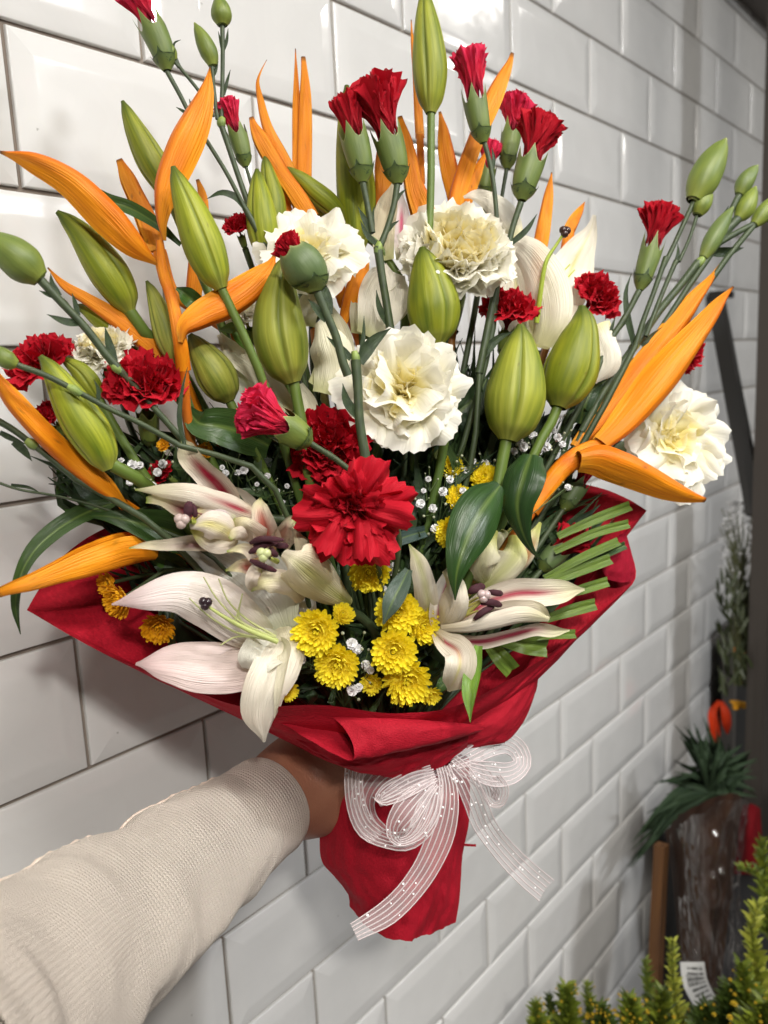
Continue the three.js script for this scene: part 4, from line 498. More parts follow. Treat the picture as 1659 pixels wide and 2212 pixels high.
lilyBud('large green lily bud at the upper left, tip towards the top left corner', 'z1 1110,1300 1060,1180 960,1000 870,820 800,660', 1, 64);
lilyBud('green lily bud in front of the upright bract of the tall left heliconia', 'z4 1448,395 1400,290 1310,60 1230,-150 1160,-320 1130,-405', -0.5, 88);
lilyBud('green lily bud leaning left above the left white carnation', 'z4 850,545 790,420 660,220 520,30 420,-70 372,-110', 0.8, 84, { stem: 'z4 840,530 930,660 1000,730 1090,790,0.3', sw: 26 });
lilyBud('big green lily bud at the lower left in front of the red carnations', 'z4 710,1575 640,1420 500,1200 390,1010 310,890 262,832', -0.4, 92, { stem: 'L1 615,45 720,100 830,180,0.5', sw: 28 });
lilyBud('narrow pale bud with a dark rim behind the right bract of the tall left heliconia', 'z4 1150,880 1100,730 1050,570 1000,430 958,342', 0.6, 54, { hue: 0.7 });
lilyBud('plump pale green bud under the right bract of the tall left heliconia', 'z4 1500,1130 1450,1030 1370,890 1290,770 1240,690', 0.4, 86, { hue: 0.5 });
lilyBud('upright green bud left of the upper left white carnation', 'z2 250,1690 235,1560 215,1400 200,1250 185,1105', 1, 70);
lilyBud('upright green bud half hidden behind the upright bud beside the white carnation', 'z2 330,1600 300,1450 290,1300 260,1150 235,1010', 1.5, 56);
lilyBud('bright green bud lying to the left above the upper left white carnation', 'z2 760,1430 680,1350 560,1250 460,1160 360,1090', 1.6, 48);
lilyBud('small light green bud tip behind the bright bud lying to the left', 'z2 620,1420 570,1330 520,1220 485,1130', 2, 26);
lilyBud('tall green bud behind the pair of red carnation buds', 'z2 850,1640 840,1450 830,1250 800,950 780,740 772,560', 1.7, 84);
lilyBud('topmost green bud cut by the top edge of the picture', 'z2 1320,742 1320,640 1318,450 1305,250 1290,80 1280,-90', 0.4, 74, { stem: 'z2 1322,735 1322,950 1322,1200 1310,1550 1300,1800', sw: 17, hue: 0.12 });
lilyBud('big green bud below the half open red bud in the centre left', 'z5 420,1010 370,850 330,650 325,470 345,300 370,190', -0.3, 116, { stem: 'z5 425,1000 450,1130 480,1290 500,1500', sw: 24, hue: 0.35 });
lilyBud('dark green bud in front of the right one of the upper white carnations', 'z5 1360,760 1345,640 1330,480 1300,300 1275,180 1265,122', 0.1, 116);
lilyBud('fat green bud standing right of the large white carnation', 'z6 300,1262 325,1130 350,960 365,800 375,680 378,570', -0.2, 130, { stem: 'z6 292,1255 270,1370 245,1500 200,1700', sw: 26, hue: 0.25 });
lilyBud('green bud directly right of the fat bud beside the large white carnation', 'z6 600,1065 630,960 680,820 720,680 745,560 740,458', 0, 116, { stem: 'z6 600,1050 560,1150 500,1250 430,1400', sw: 22 });
lilyBud('green bud half hidden behind the slim bract at the left', 'z4 840,760 740,650 640,580 560,530 490,500', 1.2, 50);
lilyBud('green bud behind the big lower left bud', 'z4 650,1120 590,1020 510,920 440,870 400,840', 0.5, 48);

carnation('red carnation at the far left above the big lower left bud', 'z4 315,940', 0.8, 104, [-0.45, 0.75, 0.5], RED, 'red');
carnation('red carnation right of the left white carnation', 'z4 950,1090', 0.4, 118, [0.05, 0.85, 0.5], RED, 'red');
carnation('dark red carnation hidden behind the big lower left bud', 'z4 330,1250', 1.2, 50, [-0.4, 0.6, 0.6], RED, 'red');
carnation('red carnation squeezed behind the front red one, under the pointing red bud', 'z5 650,1450', 0.1, 122, [-0.15, 0.45, 0.88], RED, 'red');
carnation('nearest red carnation with broad loose petals in the middle of the bouquet', 'L2 660,520', -1.5, 138, [0.0, -0.25, 0.97], RED, 'loose', { spin: 0.3 });
carnation('red carnation below the right one of the upper white carnations', 'z6 300,530', 0.9, 84, [0.05, 0.9, 0.42], RED, 'red');
carnation('red carnation at the right of the large white lily petal', 'z6 800,430', 1.3, 74, [0.5, 0.55, 0.65], RED, 'red');
carnation('red carnation half hidden behind the right heliconia bracts', 'z6 1300,720', 1.6, 74, [0.6, 0.1, 0.78], RED, 'red');
carnation('dark red carnation between the green buds at the upper left', 'z1 1560,1500', 1.3, 42, [-0.2, 0.7, 0.6], RED, 'red');
carnation('small dark red carnation above the pink striped lily at the left', 'L1 890,95', 0.8, 40, [-0.6, 0.5, 0.6], RED, 'red');
carnation('white carnation at the upper left of the centre, behind the half open red bud', 'z5 530,215', 0.8, 142, [0.05, 0.55, 0.83], WHITE, 'white', { cl: 0.95 });
carnation('white fringed carnation at the top centre right, behind the dark green bud', 'z5 1470,270', 0.9, 176, [0.05, 0.55, 0.83], WHITE, 'fluffy', { cl: 0.9 });
carnation('largest white carnation with a cream heart in the middle of the bouquet', 'z5 1120,1075', -0.2, 184, [0.05, 0.22, 0.97], WHITE, 'white', { spin: 0.6 });
carnation('white carnation hanging out at the right side', 'z6 1240,1265', 1.5, 150, [0.36, 0.1, 0.92], WHITE, 'white', { cl: 0.95 });
carnation('small white carnation at the left between two red ones', 'z4 690,850', 0.9, 96, [-0.1, 0.72, 0.68], WHITE, 'fluffy');
carnation('cream carnation glimpsed behind the big bud in the centre left', 'z5 110,600', 1, 60, [-0.3, 0.7, 0.6], WHITE, 'fluffy');

carnBud('red carnation bud at the top left edge with a small bud beside it', 'z1 1090,455 1060,330 1000,190 940,70', 0.8, 66, 46, { pal: PINK, stems: [['z1 1090,465 1170,610 1240,745 1350,920 1480,1130 1600,1360', 10], ['z1 1130,330 1170,430 1240,520 1310,610 1400,760', 8]], into: 'z1 1600,1360 1700,1560', leaves: [['z1 1235,760 1200,730 1150,700', 8], ['z1 1240,750 1250,700 1235,645', 8], ['z1 1130,330 1140,280 1180,260', 5], ['z1 1600,1360 1540,1290 1450,1260 1350,1300', 16]] });
carnBud('tiny green side bud below the red bud at the top left', 'z1 1135,400 1100,340 1060,290 1020,260', 0.8, 34, 0, { stems: [['z1 1135,395 1170,440', 8]], hue: 0.8 });
carnBud('small pointed green bud left of the topmost small bud', 'z1 1390,430 1375,370 1330,270 1270,148', 1.1, 38, 0, { hue: 0.8, stems: [['z1 1385,420 1395,560 1420,780', 9]], leaves: [['z1 1390,500 1410,450 1425,400', 8]] });
carnBud('small green bud at the top edge, the right one of a pair', 'z1 1452,165 1450,120 1440,50 1420,-30', 1.1, 44, 0, { hue: 0.8, stems: [['z1 1452,165 1455,330 1452,560 1445,790', 10], ['z1 1440,800 1490,950 1550,1130 1620,1330', 13]], nodes: ['z1 1455,770 1445,800 1450,830'], into: 'z1 1620,1330 1700,1600', leaves: [['z1 1450,330 1440,270 1425,205', 7], ['z1 1458,330 1480,260 1490,185', 8], ['z1 1460,620 1480,540 1505,455', 8]] });
carnBud('pink red carnation bud behind the upright bract at the top left', 'z1 1605,1085 1580,980 1545,860 1520,790', 1.2, 48, 40, { pal: PINK, stems: [['z1 1605,1080 1640,1200 1700,1400', 8]], into: 'z1 1700,1400 1760,1600' });
carnBud('left of the two tall red carnation buds in the centre', 'z2 875,1185 865,1080 830,930 800,790', 0.6, 70, 50, { pal: RED, stems: [['z2 875,1180 905,1330 940,1520', 14]], leaves: [['z2 940,1530 890,1440 845,1350', 15], ['z2 945,1500 940,1420 950,1350', 9]] });
carnBud('right of the two tall red carnation buds in the centre', 'z2 1105,1195 1090,1080 1050,920 1010,790', 0.5, 74, 84, { pal: RED, kind: 'half', stems: [['z2 1105,1190 1080,1340 1040,1480 990,1610', 14], ['z5 975,120 1000,300 1030,480 1060,680', 19]], nodes: ['z5 985,90 980,125 970,165'], into: 'z5 1060,680 1100,900', leaves: [['z2 1080,1330 1120,1270 1160,1235', 9], ['z2 1030,1520 1070,1470 1115,1440', 9], ['z2 970,1600 900,1530 860,1440', 13], ['z5 1050,640 985,520 965,400', 16]] });
carnBud('red carnation bud on a long thin stem at the top centre right', 'z3 255,700 235,610 215,500 205,420', 0.5, 60, 68, { pal: PINK, stems: [['z3 260,700 290,820 310,950 322,1100 325,1253 z'.replace(' z', ''), 11]], into: 'z3 325,1250 310,1500', leaves: [['z3 300,830 305,780 297,730', 9]] });
carnBud('dark red carnation bud at the top right with a deep open mouth', 'z3 445,985 460,900 490,800 510,730', 0.4, 70, 72, { pal: RED, kind: 'half', stems: [['z3 440,1000 400,1120 370,1250', 14], ['z6 250,220 220,400 180,600 130,860', 18]], nodes: ['z6 262,170 252,200 245,235'], into: 'z6 130,860 120,1000', leaves: [['z3 330,1270 260,1190 215,1130 185,1062', 12], ['z3 390,1200 470,1130 520,1055', 14], ['z6 150,760 230,660 330,610', 20]] });
carnBud('red carnation bud behind the dark red one at the top right', 'z3 372,830 380,740 395,640 400,590', 1.7, 50, 50, { pal: PINK, kind: 'half', stems: [['z3 370,830 345,980 330,1100', 9]] });
carnBud('small red carnation bud low behind the forked orange heliconia', 'z3 262,970 265,900 275,830 282,790', 1.8, 44, 40, { pal: PINK });
carnBud('tight green bud with a red tip in front of the big green bud', 'z5 565,410 540,330 470,220 395,120', -1.2, 104, 20, { pal: RED, prof: [0.36, 0.74, 0.94, 1, 0.96, 0.8, 0.56], tooth: 0.1, hue: 0.1, stems: [['z5 575,400 640,560 700,700 750,880 780,960', 20], ['z5 830,860 845,1050 855,1250 895,1500', 22]], nodes: ['z5 820,800 830,850 832,890'], into: 'z5 895,1500 920,1700', leaves: [['z5 640,600 570,520 520,460', 20], ['z5 650,560 640,450 615,330', 24], ['z5 850,870 940,740 1060,650', 30], ['z5 800,850 700,760 640,705', 18], ['z5 845,1230 770,1130 745,1010', 22], ['z5 860,820 880,700 885,570', 10]] });
carnBud('red carnation bud pointing left in front of the broad dark leaf', 'z5 530,1400 460,1355 370,1300 300,1265', -1.0, 82, 80, { pal: PINK, kind: 'half', hue: 0.8, stems: [['z5 530,1400 610,1450 690,1500', 14]], into: 'z5 690,1500 800,1600', leaves: [['z5 690,1490 650,1460 615,1435', 8]] });
carnBud('large closed green bud at the left edge on a dark jointed stem', 'z4 265,325 200,270 80,170 -40,80 -110,40', -0.2, 84, 0, { hue: 0.7, stems: [['z4 260,330 400,480 560,650 700,830 770,910', 19], ['z4 770,910 900,1050 1050,1220 1200,1390', 15]], nodes: ['z4 730,880 760,910 790,940'], into: 'z4 1200,1390 1400,1600', leaves: [['z4 390,440 340,360 330,290', 13], ['z4 380,450 310,430 255,405', 12], ['z4 510,570 490,490 470,420', 12], ['z4 530,620 430,610 305,560', 18], ['z4 745,870 710,750 685,640', 20], ['z4 460,560 440,500 415,455', 10]] });
carnBud('narrow green bud at the left edge on a stem crossing the big lower left bud', 'z4 110,890 50,860 -20,800 -60,760', -0.8, 40, 0, { hue: 0.7, stems: [['z4 110,890 300,960 480,1050 700,1170 950,1290 1180,1420', 13]], nodes: ['z4 440,1030 480,1050 530,1085'], into: 'z4 1180,1420 1400,1500', leaves: [['z4 640,1130 640,1050 612,985', 10], ['z4 1210,1440 1170,1250 1190,1050 1225,905', 12]] });
{ const t = thing('cut_carnation', 'grey green jointed carnation stem running off the left edge above the striped lily', 'flower stem', st('z4 0,1280', 0)[0]); const o = { stems: [['z4 -60,1230 80,1310 200,1400 330,1500 500,1640', 15]], nodes: ['z4 170,1380 205,1405 240,1430'], into: 'z4 500,1640 700,1760', leaves: [['z4 90,1390 150,1440 210,1520', 20], ['z4 0,1330 80,1370 170,1410', 14]] }; stemsOf(t, o, st('z4 0,1280'), 0, 15); }
{ const t = thing('cut_carnation', 'thin dark carnation stem running off the left edge below the long orange bract', 'flower stem', st('L1 0,150', 0.3)[0]); stemsOf(t, { stems: [['L1 -60,120 100,175 300,210 520,265 700,330', 6]], into: 'L1 700,330 900,420', leaves: [['L1 60,150 160,165 220,195', 8]] }, st('L1 0,150'), 0.3, 9); }
carnBud('pointed green bud at the top right in front of the shadow on the tiles', 'z3 1292,990 1330,910 1390,790 1452,685', 0.6, 66, 0, { hue: 0.8, prof: [0.4, 0.8, 1, 0.98, 0.85, 0.62, 0.36, 0.06], stems: [['z3 1290,1000 1240,1110 1180,1240 1140,1320', 11], ['z6 1240,170 1170,370 1100,560 1060,690', 12]], into: 'z6 1060,690 900,1000', leaves: [['z3 1285,960 1280,920 1278,885', 6]] });
carnBud('little green bud directly under the pointed bud at the top right', 'z3 1310,1060 1330,1010 1365,960 1380,940', 0.6, 40, 0, { hue: 0.9, stems: [['z3 1308,1065 1270,1180 1220,1290', 8], ['z6 1300,190 1240,330 1180,480 1120,640', 11]], leaves: [['z6 1290,220 1310,150 1310,85', 9], ['z6 1290,220 1330,160 1355,100', 9]] });
carnBud('red carnation bud at the right on a green calyx, below the pointed bud', 'z6 1085,360 1110,270 1150,140 1180,30', 0.7, 54, 62, { pal: RED, kind: 'half', stems: [['z6 1080,370 1000,520 910,660', 14]], into: 'z6 910,660 800,900', leaves: [['z6 1050,690 1010,520 1000,380 1035,265', 15], ['z6 930,620 980,570 1020,545', 12], ['z6 910,640 920,580 940,525', 8]] });
carnBud('cluster of thin green buds at the right edge on one forked stem', 'z6 1460,175 1510,80 1580,-40 1640,-130', 0.9, 38, 0, { hue: 0.4, stems: [['z6 1430,200 1330,330 1200,490 1060,690', 18], ['z6 1060,690 960,830 860,990 740,1210', 18], ['z3 1350,1230 1440,1150 1510,1080', 20], ['z3 1340,1250 1450,1180 1580,1110 1700,1060', 14]], nodes: ['z6 1465,170 1440,200 1420,225', 'z6 1075,670 1055,695 1030,720'], into: 'z6 740,1210 600,1500', leaves: [['z3 1360,1210 1420,1110 1465,1015', 22], ['z3 1370,1240 1460,1240 1540,1222', 22], ['z6 1090,690 1200,610 1290,560', 14]] });
carnBud('small yellowish green bud at the right edge in the forked cluster', 'z3 1510,1080 1540,1040 1570,980 1600,920', 0.9, 40, 0, { hue: 1 });
carnBud('lowest green bud of the forked cluster at the right edge', 'z3 1590,1110 1630,1060 1680,1000 1720,960', 0.9, 36, 0, { hue: 0.9 });
carnBud('upper green bud of the forked cluster at the right edge', 'z3 1515,960 1545,900 1580,850 1610,815', 0.95, 36, 0, { hue: 0.5, stems: [['z3 1515,965 1460,1070 1390,1180', 14]] });
carnBud('dark half open red carnation low at the right among the cut grass blades', 'L3 800,670 850,610 900,560 930,535', 0.9, 56, 50, { pal: RED, kind: 'half', hue: 0.1 });
carnBud('dark green calyx of a carnation below the right heliconia', 'L3 930,310 970,250 1020,170 1050,110', 1, 52, 24, { pal: RED, hue: 0.1 });

// open lilies
let o = { base: C(238, 228, 220), root: C(196, 200, 150) };
h = lily('large open white lily at the lower left with a dark stigma', 'L1 1480,1020', -0.6);
tepal(h, 'L1 1560,960,0.2 1480,800,0.6 1330,640,0.9 1150,540,1 1010,520,0.9', -0.6, [60, 130, 170, 150, 90, 20], { ...o, base: C(214, 214, 204), roll: -10, bend: 0.5 });
tepal(h, 'L1 1590,1050,0.2 1600,930,0.6 1570,800,0.9 1480,690,1.2', -0.6, [40, 90, 110, 60], { ...o, roll: 20 });
tepal(h, 'L1 1490,1010,0.3 1330,900,0 1150,780,-0.2 980,730,-0.3 790,760,-0.3 608,802,0.1', -0.6, [60, 106, 120, 112, 84, 50, 4], { ...o, tip: C(238, 214, 214), roll: 8, bend: 0.9, bs: -1 });
tepal(h, 'L1 1470,1070,0.3 1300,1120,0 1140,1125,-0.1 960,1110,0 830,1115,0.2 738,1125,0.5', -0.6, [60, 108, 116, 110, 72, 6], { ...o, base: C(242, 222, 216), tip: C(240, 212, 210), roll: 18, bend: 0.8, bs: -1, ruf: 0.05 });
tepal(h, 'L1 1530,1010,0 1440,1060,-0.4 1390,1110,-0.5 1370,1160,-0.3', -0.6, [50, 90, 84, 40], { ...o, base: C(236, 234, 220), root: C(206, 212, 170), roll: 10, bend: 0.7 });
tepal(h, 'L1 1545,920,0.2 1575,1010,-0.3 1530,1130,-0.6 1460,1260,-0.8 1430,1400,-0.7 1440,1552,-0.4', -0.6, [50, 86, 104, 96, 78, 6], { ...o, base: C(240, 232, 214), root: C(228, 222, 180), roll: -14, bend: 0.9, bs: -1, ruf: 0.1 });
tepal(h, 'L1 1530,1000,-0.2 1560,1050,-0.6 1545,1180,-0.9 1520,1300,-1 1495,1420,-0.9', -0.6, [30, 46, 40, 26, 4], { ...o, base: C(238, 232, 206), roll: 55 });
for (const [s, w] of [['L1 1500,985 1300,890 1180,770 1108,652', 6], ['L1 1500,975 1340,880 1240,780 1190,662', 6], ['L1 1500,980 1360,930 1300,870 1320,742', 6], ['L1 1490,1000 1380,980 1280,980 1198,1025', 6], ['L1 1480,990 1300,960 1130,860 1030,768', 6], ['L1 1480,985 1340,930 1280,910 1300,830', 8]]) stamen(h, s, -1.1, w, C(176, 180, 122));
stamen(h, 'L1 1510,1005 1350,940 1220,870 1130,812', -1.25, 13, C(176, 186, 110)); stigma(h, 'L1 1118,795', -1.3, 14, C(40, 22, 30));
stemIn(h, st('L1 1560,1000', 0.2)[0], camDir([0.5, -0.3, -0.8]), 0.006);

o = { base: C(238, 226, 208), tip: C(240, 232, 190), root: C(214, 190, 160), pink: C(172, 30, 62), gtip: 1 };
h = lily('pink striped lily pointing left above the white lily', 'L1 1300,330', -0.6);
tepal(h, 'N3 965,760,0.3 950,650,0.4 850,500,0.2 700,350,0 590,230,-0.1 520,70,0.2', -0.6, [46, 62, 58, 50, 46, 5], { ...o, roll: -14, pw: 0.36, bend: 0.9, bs: 1 });
tepal(h, 'N3 1230,790,0.2 1050,720,0 850,640,-0.3 600,560,-0.5 320,540,-0.3 75,540,0', -0.6, [44, 56, 50, 44, 30, 4], { ...o, pw: 0.2, pe: 0.6, roll: 16, bend: 1.1, bs: -1 });
tepal(h, 'N3 1240,760,0.5 1100,640,0.6 960,560,0.5 860,480,0.4', -0.4, [30, 44, 40, 10], { ...o, pink: null, roll: -20 });
tepal(h, 'N3 950,800,0.3 700,790,0 500,720,-0.1 330,640,-0.1 180,640,0', -0.6, [30, 46, 46, 36, 14], { ...o, pink: C(130, 34, 56), pw: 0.6, roll: 10, bend: 1.2 });
tepal(h, 'N3 960,1080,0.4 750,1060,0.1 520,1060,0 330,1070,0.1 150,1070,0.1 18,1088,0.2', -0.5, [34, 40, 40, 28, 22, 3], { ...o, pink: C(150, 90, 110), pw: 0.4, pe: 0.7, roll: 24, bend: 1.0 });
tepal(h, 'N3 1010,990,-0.2 880,900,-0.5 740,860,-0.6 585,885,-0.5', -0.6, [44, 66, 56, 12], { base: C(236, 224, 210), root: C(222, 204, 150), rib: C(232, 222, 90), rw: 0.3, roll: 0, bend: 1.2, bs: -1 });
tepal(h, 'N3 1000,840,0 860,800,-0.2 720,770,-0.3 610,830,-0.4', -0.6, [30, 38, 34, 10], { base: C(236, 220, 218), tip: C(238, 226, 90), roll: -20, bend: 1, bs: -1 });
tepal(h, 'N3 1010,960,0 900,1000,-0.2 760,990,-0.2 600,900,-0.3', -0.6, [34, 54, 44, 10], { base: C(234, 222, 206), tip: C(206, 206, 90), green: 0.3, roll: 26, bend: 1, bs: -1 });
stamen(h, 'N3 800,800,0 700,790,-0.4 620,760,-0.8', -0.5, 8, C(180, 160, 110), ['N3 575,790,-0.9 570,730,-0.9 590,650,-0.9', 26, -0.5]); stamen(h, 'N3 700,850,-0.2 590,840,-0.8', -0.5, 16, C(170, 184, 70)); stigma(h, 'N3 510,830,-0.8', -0.6, 16, C(188, 168, 160)); stamen(h, 'N3 800,800,0 660,760,-0.6', -0.5, 6, C(120, 60, 70), ['N3 640,800,-0.8 625,730,-0.8 610,670,-0.8', 18, -0.5]);
stemIn(h, st('N3 1230,800', 0.1)[0], camDir([0.8, -0.2, -0.4]), 0.006);

o = { base: C(236, 222, 204), tip: C(238, 230, 176), root: C(206, 176, 140), pink: C(206, 116, 100), gtip: 1 };
h = lily('half open lily with dark maroon anthers in the centre, facing the viewer', 'N3 1290,1150', -0.8);
tepal(h, 'N3 1330,1090,0.6 1300,980,0.2 1270,850,0 1240,720,0 1245,615,0.3', -0.8, [56, 62, 54, 34, 4], { ...o, roll: 4, pw: 0.5 });
tepal(h, 'N3 1400,1080,0.6 1450,960,0.2 1500,870,0 1560,815,0.2', -0.8, [50, 60, 44, 14], { ...o, pink: C(214, 160, 140), roll: 30 });
tepal(h, 'N3 1250,1080,0.5 1150,960,0 1060,880,-0.2 985,850,0', -0.8, [48, 66, 50, 20], { ...o, pink: null, roll: -30, bend: 1, bs: -1 });
tepal(h, 'N3 1120,1000,0 1060,960,-0.3 1000,960,-0.4 960,1000,-0.4', -0.8, [20, 34, 30, 10], { ...o, pink: null, bend: 1.2, bs: -1 });
tepal(h, 'N3 1290,1230,0.5 1170,1160,0 1060,1100,-0.3 930,1118,-0.4', -0.8, [44, 46, 34, 4], { ...o, pink: C(70, 30, 36), pw: 0.2, pe: 0.6, roll: 20, bend: 1 });
tepal(h, 'N3 1280,1300,0.5 1150,1270,0.1 1050,1260,-0.1 920,1295,0', -0.8, [30, 42, 36, 4], { ...o, pink: C(196, 110, 100), pw: 0.7, roll: 8, bend: 0.8 });
tepal(h, 'N3 1660,1560,0.4 1560,1440,-0.2 1400,1380,-0.6 1270,1400,-0.7 1150,1480,-0.4', -0.9, [40, 48, 52, 46, 8], { ...o, pink: null, green: 0.35, roll: 14, bend: 1.1, bs: -1 });
tepal(h, 'N3 2090,1620,0.6 1900,1480,0 1720,1330,-0.6 1560,1200,-0.9 1450,1130,-0.6', -0.9, [30, 76, 104, 96, 24], { base: C(224, 212, 176), tip: C(236, 226, 200), root: C(160, 166, 70), rib: C(160, 168, 50), rw: 0.25, roll: 0, bend: 1.2, bs: -1, ruf: 0.05 });
tepal(h, 'N3 1900,1400,0.5 1750,1200,0 1620,1000,-0.3 1580,890,-0.2', -0.8, [50, 74, 50, 8], { base: C(230, 216, 188), tip: C(236, 226, 190), root: C(176, 172, 100), roll: 26, bend: 1, bs: -1 });
tepal(h, 'N3 1180,1480,-0.4 1160,1380,-0.7 1200,1290,-0.6 1260,1300,-0.3', -0.9, [12, 26, 26, 10], { ...o, pink: null, bend: 0.8 });
for (const [s] of [['N3 1150,1040,-0.6 1250,1000,-0.8 1460,1010,-0.8'], ['N3 1140,1130,-0.6 1220,1090,-0.7 1300,1070,-0.7'], ['N3 1150,1200,-0.6 1260,1250,-0.8 1390,1300,-0.7'], ['N3 1330,1090,-0.6 1360,1120,-0.7 1400,1160,-0.6'], ['N3 1380,1060,-0.5 1440,1060,-0.6 1500,1070,-0.5'], ['N3 1180,1060,-0.6 1280,1050,-0.7 1400,1040,-0.6']]) { const q = st(s, -0.9); stamen(h, s.replace(/^N3 (\S+).*/, 'N3 1380,1150,0.4 $1'), -0.9, 7, C(190, 150, 110), [s, 17, -0.9]); }
stamen(h, 'N3 1400,1210,0 1330,1180,-0.9', -0.9, 13, C(180, 190, 90)); stigma(h, 'N3 1275,1145,-1.2', -0.9, 15, C(190, 198, 140));
stemIn(h, st('N3 1950,1600', -0.2)[0], camDir([0.6, -0.5, -0.5]), 0.006);

o = { base: C(234, 224, 206), tip: C(238, 232, 190), root: C(206, 190, 150), pink: C(168, 44, 70) };
h = lily('pink striped lily opening to the right beside the yellow flowers', 'N5 600,1150', -0.6);
tepal(h, 'N5 470,1010,0.2 440,860,-0.1 400,660,-0.3 340,470,-0.3 262,338,0', -0.6, [40, 52, 48, 36, 4], { ...o, pink: null, green: 0.7, roll: 10, bend: 0.8, bs: -1, gtip: 1 });
tepal(h, 'N5 560,1130,0.2 540,1000,0 590,800,0.2 660,560,0.6 700,420,0.8', -0.6, [30, 56, 50, 26, 5], { ...o, pw: 0.15, roll: 20, bend: 0.6 });
tepal(h, 'N5 580,1110,0 660,980,-0.4 700,830,-0.6 690,700,-0.5 590,580,-0.3', -0.6, [40, 62, 60, 46, 12], { ...o, pink: null, roll: 6, bend: 1.1, bs: -1 });
tepal(h, 'N5 640,1110,0.4 800,1000,0.4 1000,880,0.3 1250,800,0.2 1500,790,0.2 1900,760,0.6', -0.6, [26, 50, 62, 60, 48, 5], { ...o, pw: 0.22, roll: 0, bend: 0.7 });
tepal(h, 'N5 560,1140,-0.1 800,1130,-0.4 1050,1080,-0.6 1300,1030,-0.7 1570,1050,-0.4', -0.6, [18, 34, 40, 42, 14], { ...o, pink: null, roll: 30, bend: 1.2, bs: -1 });
tepal(h, 'N5 900,1000,0.1 1100,960,-0.1 1300,940,-0.3 1480,960,-0.3 1570,1030,-0.2', -0.6, [16, 34, 38, 34, 8], { ...o, pink: C(90, 40, 44), pw: 0.2, roll: 0, bend: 0.8 });
tepal(h, 'N5 640,1200,0.1 900,1250,0 1200,1190,-0.1 1450,1130,-0.1 1640,1150,0.1 1760,1140,0.2', -0.6, [16, 30, 28, 26, 28, 4], { ...o, pink: C(140, 40, 60), pw: 0.5, roll: 12, bend: 1 });
tepal(h, 'N5 500,1150,0.1 600,1250,-0.3 720,1340,-0.7 740,1460,-0.9 700,1580,-0.8 630,1712,-0.4', -0.7, [20, 44, 62, 66, 48, 5], { ...o, pw: 0.16, pe: 0.65, rib: C(226, 220, 120), rw: 0.1, roll: -8, bend: 0.6, tip: C(242, 236, 200) });
tepal(h, 'N5 480,1160,0.2 520,1210,0 570,1270,-0.2 590,1350,-0.3', -0.7, [14, 26, 26, 8], { ...o, pink: null, roll: 40 });
stamen(h, 'N5 640,1100,0.2 780,1010,-0.2 900,960,-0.6', -0.5, 9, C(206, 198, 110), ['N5 870,1040,-0.6 950,970,-0.7 1050,920,-0.6', 18, -0.5]); stamen(h, 'N5 640,1090,0.2 760,950,-0.1 930,860,-0.5', -0.5, 9, C(206, 198, 110), ['N5 930,890,-0.6 1020,880,-0.7 1120,910,-0.5', 20, -0.5]); stamen(h, 'N5 640,1080,0.2 720,920,-0.1 850,790,-0.4', -0.5, 9, C(206, 198, 110), ['N5 820,790,-0.5 870,760,-0.6 960,730,-0.4', 24, -0.5]); stamen(h, 'N5 650,1090,0.2 800,900,0 1010,790,-0.3', -0.5, 8, C(206, 198, 110), ['N5 1000,780,-0.4 1060,790,-0.5 1130,800,-0.3', 18, -0.5]); stamen(h, 'N5 650,1110,0.2 900,1070,-0.2 1000,1050,-0.4', -0.5, 6, C(206, 198, 110), ['N5 980,1060,-0.4 1100,1050,-0.4 1250,1030,-0.4', 16, -0.5]);
stamen(h, 'N5 650,1100,0.1 800,980,-0.2 950,860,-0.6', -0.5, 13, C(200, 196, 110)); stigma(h, 'N5 960,820,-0.7', -0.5, 14, C(190, 168, 166));
stemIn(h, st('N5 520,1140', 0.2)[0], camDir([-0.3, -0.5, -0.8]), 0.006);

o = { base: C(232, 226, 196), tip: C(220, 222, 120), root: C(170, 176, 80), green: 0.45, bend: 1.2, bs: -1 };
h = lily('half open pale green lily under the two broad right leaves', 'L3 560,700', -0.1);
tepal(h, 'L3 480,760,0.2 440,650,-0.2 470,530,-0.3 530,430,0', -0.1, [44, 70, 66, 16], { ...o, roll: -6 }); tepal(h, 'L3 440,800,0.3 560,690,-0.1 650,580,-0.2 640,460,0.1', -0.1, [34, 66, 72, 22], { ...o, green: 0.8, roll: 14 }); tepal(h, 'L3 600,740,0.4 700,620,0.1 760,500,0.1 800,388,0.3', -0.1, [26, 44, 42, 8], { ...o, pink: C(190, 120, 100), roll: 30 }); tepal(h, 'L3 420,760,0.5 370,680,0.4 340,610,0.4', -0.1, [40, 50, 12], { ...o, pink: C(196, 130, 110) }); tepal(h, 'L3 520,560,0.1 560,470,-0.1 580,450,0 560,430,0.2', -0.1, [14, 22, 20, 6], o); tepal(h, 'L3 560,720,0.7 600,560,0.7 620,420,0.8', -0.1, [40, 60, 10], o); stemIn(h, st('L3 450,790', 0.4)[0], camDir([-0.4, -0.7, -0.5]), 0.006);

